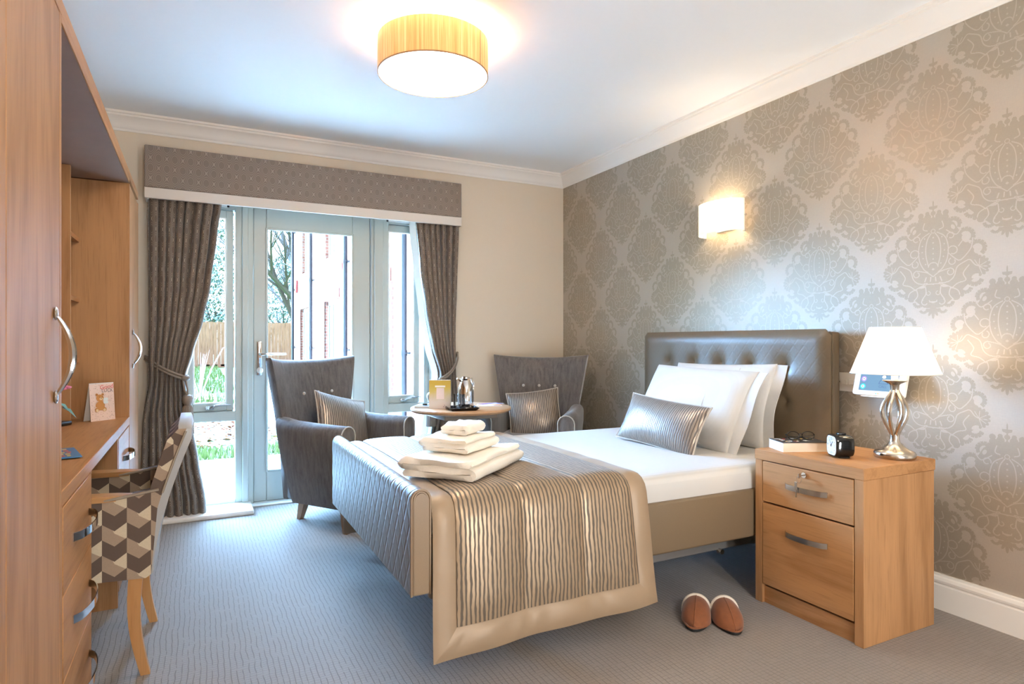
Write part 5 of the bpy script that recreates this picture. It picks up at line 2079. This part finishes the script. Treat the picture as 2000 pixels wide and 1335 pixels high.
sw = thing('switch_plate', 'white plastic switch plate on the wall beside the headboard', 'switch', (XR, 1.90, .912))
ob('plate', box((XR - .010, 1.795, .868), (XR, 1.942, .956), .003, 2), M_whiteplastic, sw)
for y in (1.905, 1.868):
    ob('rocker', box((XR - .015, y - .013, .900), (XR - .009, y + .013, .924), .002), M_whiteplastic, sw)
for y in (1.932, 1.830):
    ob('screw', tube([(XR - .0085, y, .912), (XR - .0115, y, .912)], .0035, 8), M_steel, sw)

# call panel tilted on its bracket
cp_loc = Vector((2.688, 1.705, .934))
Mcp = place(cp_loc, (-.962, 0, .27))
cp = thing('nurse_call_panel', 'white tilted touch panel with a blue screen on the wall behind the table lamp', 'panel')
cp.location = Mcp.translation
cp.rotation_euler = Mcp.to_euler()
bodyp = loft([[(x * k, y * k, z) for x, y in rrect(.232, .150, .010, 4)] for z, k in ((-.010, .97), (-.006, 1), (.006, 1), (.010, .985))])
ob('casing', bodyp, M_whiteplastic, cp, local=True, angle=40)
sgn = 1


def mat_screen():
    t = NT('lit_blue_screen')
    t.base((0.02, 0.03, 0.04), .2)
    t.b.inputs['Emission Color'].default_value = (*lin((150, 200, 240)), 1)
    t.b.inputs['Emission Strength'].default_value = .20
    return t.m


def emis(name, rgb):
    t = NT(name)
    t.base(lin(rgb), .3)
    t.b.inputs['Emission Color'].default_value = (*lin(rgb), 1)
    t.b.inputs['Emission Strength'].default_value = .16
    return t.m


F_ = Flat((0, 0, .0102), (1, 0, 0), (0, 1, 0), .0004)
F_.rect(-.088, -.054, .084, .058, 0)
for v, m in ((-.002, 1), (-.036, 2), (.033, 3)):
    F_.ring(-.070, v, .0070, .0125, m, 1)
    F_.disc(-.070, v, .0070, mi=4, layer=1)
    F_.disc(-.070, v, .003, mi=0, layer=2)
F_.ring(.020, -.020, .0175, .0200, 5, 1, 14, 0, PI)
F_.stroke([(-.001, -.021), (.041, -.021)], .0022, 5, 1)
F_.ring(.020, .012, .0100, .0125, 5, 1, 14, .2, PI - .2)
F_.disc(.020, .010, .0085, .0075, 4, 1)
F_.disc(.034, -.012, .0022, mi=5, layer=1)
F_.mb.merge(text_mb('CALL', .0155, F_.mat4(.020, -.034, .0009)), 5)
F_.disc(-.005, -.0665, .0028, mi=2, layer=1)
F_.rect(.000, -.0680, .009, -.0650, 6, 1)
F_.disc(.098, -.02, .0016, mi=5, layer=1)
ob('screen', F_.mb, [mat_screen(), emis('screen_purple', (146, 110, 190)), emis('screen_teal', (40, 180, 176)), emis('screen_amber', (240, 180, 70)), emis('screen_white', (232, 240, 248)), emis('screen_navy', (30, 62, 100)), plain('orange_mark', (236, 160, 60), .5)], cp, local=True, smooth=False)
ob('ledge', loft([[(-.055, -.075, -.004), (.045, -.075, -.004), (.055, -.079, .022), (-.065, -.079, .022)], [(-.055, -.081, -.004), (.045, -.081, -.004), (.055, -.084, .022), (-.065, -.084, .022)]]), M_whiteplastic, cp, local=True, smooth=False)
ob('wall_bracket', box((-.05, -.03, -.050), (.05, .05, -.008), .003), M_whiteplastic, cp, local=True)

# ---------------------------------------------------------------- ceiling drum light
DCX, DCY, DZ0, DZ1, DR = .952, 2.662, 2.300, 2.452, .247
cl_ = thing('ceiling_light', 'drum ceiling light in pale wood veneer with a glowing white diffuser', 'lamp', (DCX, DCY, ZC))


def mat_veneer():
    t = NT('backlit_wood_veneer')
    v = t.xyz(t.coord('Object'))
    ang = t.M('ARCTAN2', v[1], v[0])
    cb = t.n('ShaderNodeCombineXYZ')
    t.l(t.M('MULTIPLY', ang, 16.0), cb.inputs[0])
    t.l(t.M('MULTIPLY', v[2], 1.3), cb.inputs[1])
    f = t.noise(cb.outputs[0], 1.0, 5, .7)
    cb2 = t.n('ShaderNodeCombineXYZ')
    t.l(t.M('MULTIPLY', ang, 34.0), cb2.inputs[0])
    t.l(t.M('MULTIPLY', v[2], 26.0), cb2.inputs[1])
    fl = t.smooth(t.noise(cb2.outputs[0], 1.0, 2), .70, .78)
    col = t.ramp(f, [(.33, lin((216, 140, 76))), (.5, lin((238, 172, 104))), (.68, lin((248, 204, 144)))])
    col = t.mix(t.M('MULTIPLY', fl, .6), col, lin((150, 92, 44)))
    seam = t.M('LESS_THAN', t.M('ABSOLUTE', t.M('SUBTRACT', ang, -0.945)), 0.011)
    col = t.mix(seam, col, lin((150, 112, 74)))
    t.base(col, .5)
    t.l(col, t.b.inputs['Emission Color'])
    t.b.inputs['Emission Strength'].default_value = .20
    return t.m


Lc_ = (DCX, DCY, 0)
vs_ = lathe([(DR, DZ0), (DR, DZ1), (DR - .003, DZ1), (DR - .003, DZ0)], Lc_, 72, caps=False)
lathe([(DR - .003, DZ0), (DR, DZ0)], Lc_, 72, caps=False, mb=vs_)
ob('veneer_shade', vs_, mat_veneer(), cl_, angle=40)
ob('lower_rim', lathe([(DR + .0008, DZ0 - .001), (DR + .0008, DZ0 + .004), (DR - .004, DZ0 + .004), (DR - .004, DZ0 - .001), (DR + .0008, DZ0 - .001)], Lc_, 72, caps=False), plain('veneer_edge', (176, 128, 84), .5), cl_, angle=40)
ob('diffuser', lathe([(0, DZ0 + .002), (DR - .004, DZ0 + .002), (DR - .004, DZ0 + .006), (0, DZ0 + .006)], Lc_, 72), mat_glow('opal_diffuser', (252, 248, 240), E_DIFFUSER, tint=(1.0, .86, .68)), cl_, angle=40)
ob('ceiling_plate', lathe([(0, DZ1 - .02), (.06, DZ1 - .02), (.06, ZC), (0, ZC)], Lc_, 32), M_white, cl_)
for k in range(3):
    a = .4 + k * 2 * PI / 3
    ob('support_rod', tube([(DCX, DCY, DZ1 - .006), (DCX + (DR - .002) * math.cos(a), DCY + (DR - .002) * math.sin(a), DZ1 - .006)], .0025, 6), M_white, cl_)
for k in range(3):
    a = .9 + k * 2 * PI / 3
    x_, y_ = DCX + .13 * math.cos(a), DCY + .13 * math.sin(a)
    ob('bulb', ball((x_, y_, 2.385), .026, 12, 8), mat_glow('drum_bulb', (255, 240, 214), 4.0, tint=WARM), cl_)
    add_light('ceiling_lamp_light', 'POINT', (x_, y_, 2.395), P_CEILING / 3, (1.0, .82, .60), .03)

# ---------------------------------------------------------------- slippers
def slipper(label, loc, rotz, sx):
    """sheepskin mule: toe towards local -y, open at the heel"""
    t = thing('slipper', label, 'slipper', loc, rotz, group='brown slippers')

    def outline(k, n=28):
        pts = []
        for i in range(n):
            a = 2 * PI * i / n
            y = .125 * math.sin(a)
            w = .047 + .008 * max(0, -math.sin(a)) - .006 * max(0, math.sin(a))
            x = w * math.cos(a) * (1 - .10 * abs(math.sin(a)) ** 4) + sx * .008 * (math.sin(a) ** 2) * (-1 if math.sin(a) < 0 else 0)
            pts.append((x * k, y * k))
        return pts
    ob('sole', loft([[(x, y, z) for x, y in outline(k)] for z, k in ((0, .97), (.003, 1.0), (.012, 1.0), (.014, .98))]), M_rubber, t, local=True, angle=40)
    ob('insole', loft([[(x, y, z) for x, y in outline(k)] for z, k in ((.014, .93), (.020, .90))]), M_fleece, t, local=True, angle=60)

    def up(u, v):
        # v 0 at toe .. 1 at instep; u around from one side to the other
        a = PI * u
        y = -.124 + .150 * v
        q = min(1, max(0, (y + .1255) / .10))
        w = (.0545 * (1 - (1 - q) ** 2.6) + .002) * (1 if y < 0 else 1 - .10 * (y / .03))
        hgt = .062 * (1 - (1 - min(1, (v + .05) / 1.0)) ** 2.2) + .006
        x = w * math.cos(a) + sx * -.007 * max(0, -y / .125) * math.sin(a)
        return (x, y + .012 * math.sin(a) * v - .0 * v, .012 + hgt * math.sin(a) ** .75)
    ob('upper', shell(lambda u, v: up(1 - u, v), 20, 16, .004), M_suede, t, local=True, angle=80)
    ob('welt', tube([(x, y, .0155) for x, y in outline(1.005)], .0038, 6, closed=True), M_suede, t, local=True)
    ob('toe_seam', tube([(Vector(up(.5, k / 10)) + Vector((0, 0, .0006)))[:] for k in range(11)], .0018, 5), M_suede, t, local=True)
    rim = [up(k / 16, 1.0) for k in range(17)]
    ob('fleece_collar', tube(rim, .0075, 8), M_fleece, t, local=True)

    def back(u, v):
        a = .25 + (PI - .5) * u
        return (.047 * math.cos(a), .018 + .100 * math.sin(a), .014 + .026 * v * math.sin(a) ** .4)
    ob('heel_band', shell(back, 16, 3, .005), M_suede, t, local=True, angle=80)
    return t


M_suede = plain('tan_suede', (134, 78, 44), .85, var=.22, nscale=45, bump=.12, bscale=300, sheen=.4)
M_fleece = plain('cream_fleece', (226, 214, 198), .95, var=.1, nscale=300, bump=.8, bscale=260)
slipper('brown suede slipper nearer the bed with fleece lining', (1.770, 1.870, .001), math.radians(-44), 1)
slipper('brown suede slipper nearer the bedside cabinet with fleece lining', (1.860, 1.802, .001), math.radians(-33), -1)

# ---------------------------------------------------------------- things on the desk
gc = thing('greeting_card', 'pink spotted greeting card with a teddy bear standing on the desk', 'card', (-.38, 3.39, .74))


def art_bear(F_, w, h):
    rg = random.Random(4)
    for i in range(120):
        F_.disc(rg.uniform(.004, w - .004), rg.uniform(.004, h - .004), .0014, mi=1, n=6)
    c = w * .42
    F_.disc(c, h * .40, w * .17, h * .13, 2, 1)
    F_.disc(c - w * .02, h * .60, w * .155, h * .095, 2, 2)
    for dx in (-.14, .10):
        F_.disc(c + w * dx, h * .69, w * .055, mi=2, layer=1)
        F_.disc(c + w * dx, h * .69, w * .03, mi=3, layer=2)
    F_.disc(c + w * .02, h * .575, w * .07, h * .035, 4, 3)
    F_.disc(c + w * .02, h * .59, w * .018, mi=5, layer=4, n=8)
    for dx in (-.05, .07):
        F_.disc(c + w * dx, h * .63, w * .013, mi=5, layer=4, n=8)
    for dx, r in ((-.16, .5), (.14, -.5)):
        F_.disc(c + w * dx, h * .29, w * .085, h * .06, 2, 2, rot=r)
        F_.disc(c + w * dx, h * .275, w * .055, h * .042, 4, 3, rot=r)
    F_.disc(c - w * .15, h * .43, w * .05, h * .07, 2, 2, rot=-.4)
    for a, b in ((.58, .56), (.66, .56), (.58, .48), (.66, .48)):
        F_.disc(w * a, h * b, w * .062, mi=6, layer=4)
    F_.mb.merge(text_mb('Good', w * .24, F_.mat4(w * .70, h * .885, .002) @ Matrix.Rotation(.08, 4, 'Z')), 7)
    F_.mb.merge(text_mb('LUCK', w * .19, F_.mat4(w * .72, h * .785, .002)), 8)


card(gc, (-.425, 3.350, .7405), (-.340, 3.428, .7405), .172, .05,
     [plain('blush_card', (240, 214, 200), .6), plain('spot_print', (176, 140, 124), .6), plain('bear_honey', (206, 146, 82), .7), plain('bear_inner_ear', (180, 120, 70), .7), plain('bear_cream', (234, 208, 168), .7),
      plain('bear_dark', (60, 40, 34), .6), plain('pale_posy', (232, 236, 230), .6), plain('red_script', (216, 88, 88), .6), plain('grey_capitals', (120, 110, 104), .6)], art_bear)

for i, (x, y, r, lab, c0, bars) in enumerate((
        (-.475, 2.44, 24, 'charcoal leaflet with pale lettering blocks under the blue one on the desk', (52, 46, 46), ((236, 236, 230), (230, 190, 60))),
        (-.415, 2.40, 14, 'bright blue leaflet with coloured lettering blocks on the desk edge', (52, 132, 186), ((238, 214, 120), (220, 90, 80))))):
    lt = thing('leaflet', lab, 'leaflet', (x, y, .7405 + .004 * i), math.radians(r), group='leaflets on the desk')
    s_ = ob('sheet', box((-.075, -.105, 0), (.075, .105, .003)), plain('leaflet_ground', c0, .3), lt, local=True, smooth=False)
    F_ = Flat((-.075, -.105, .003), (1, 0, 0), (0, 1, 0), .0003)
    rg = random.Random(20 + i)
    for row in range(5):
        u = .012
        while u < .125:
            w_ = rg.uniform(.008, .016)
            F_.rect(u, .02 + row * .036, u + w_, .044 + row * .036, rg.choice((0, 0, 1)))
            u += w_ + .005
    ob('print', F_.mb, [plain('leaflet_ink', b, .3) for b in bars], s_, local=True, smooth=False, kind='stuff')

rm = thing('remote_control', 'black remote control lying on the desk by the shelf tower', 'remote', (-.545, 3.20, .7405), math.radians(60))
ob('body', box((-.09, -.022, 0), (.09, .022, .020), .006, 3), M_black, rm, local=True)
for i in range(6):
    ob('button', box((-.07 + i * .024, -.008, .019), (-.056 + i * .024, .008, .0215), .001), plain('remote_key', (90, 90, 92), .5), rm, local=True)
vz = thing('flower_vase', 'small vase with one pink flower half hidden behind the near wardrobe', 'vase', (-.52, 3.02, .7405))
V_ = (-.52, 3.02, .7405)
ob('vase', lathe([(0, 0), (.024, 0), (.030, .03), (.026, .07), (.015, .10), (.018, .115), (.014, .115), (.010, .10), (0, .1)], V_, 20), plain('teal_ceramic', (90, 140, 140), .25), vz)
ob('stem', tube([(-.52, 3.02, .84), (-.515, 3.02, .88), (-.497, 3.02, .918)], .003, 6), plain('green_stem', (90, 130, 90), .6), vz)
for k in range(12):
    a = k * 2.4
    r_ = .008 + .0022 * k
    c = (-.488 + r_ * math.cos(a), 3.02 + r_ * math.sin(a), .928 - .0012 * k)
    ob('petal', ball(c, .016, 8, 5, sc=(1, 1, .45)), plain('pink_petal', (214, 120, 150), .6), vz)
for dx, dz in ((.012, .0), (.03, -.02)):
    lfm = loft([[(-.508 + dx, 3.005, .86 + dz), (-.508 + dx, 3.035, .86 + dz)], [(-.484 + dx, 3.00, .845 + dz), (-.484 + dx, 3.04, .85 + dz)], [(-.462 + dx, 3.018, .815 + dz), (-.462 + dx, 3.022, .815 + dz)]], False, False, closed=False)
    ob('leaf', lfm, plain('teal_leaf', (110, 168, 160), .6), vz)
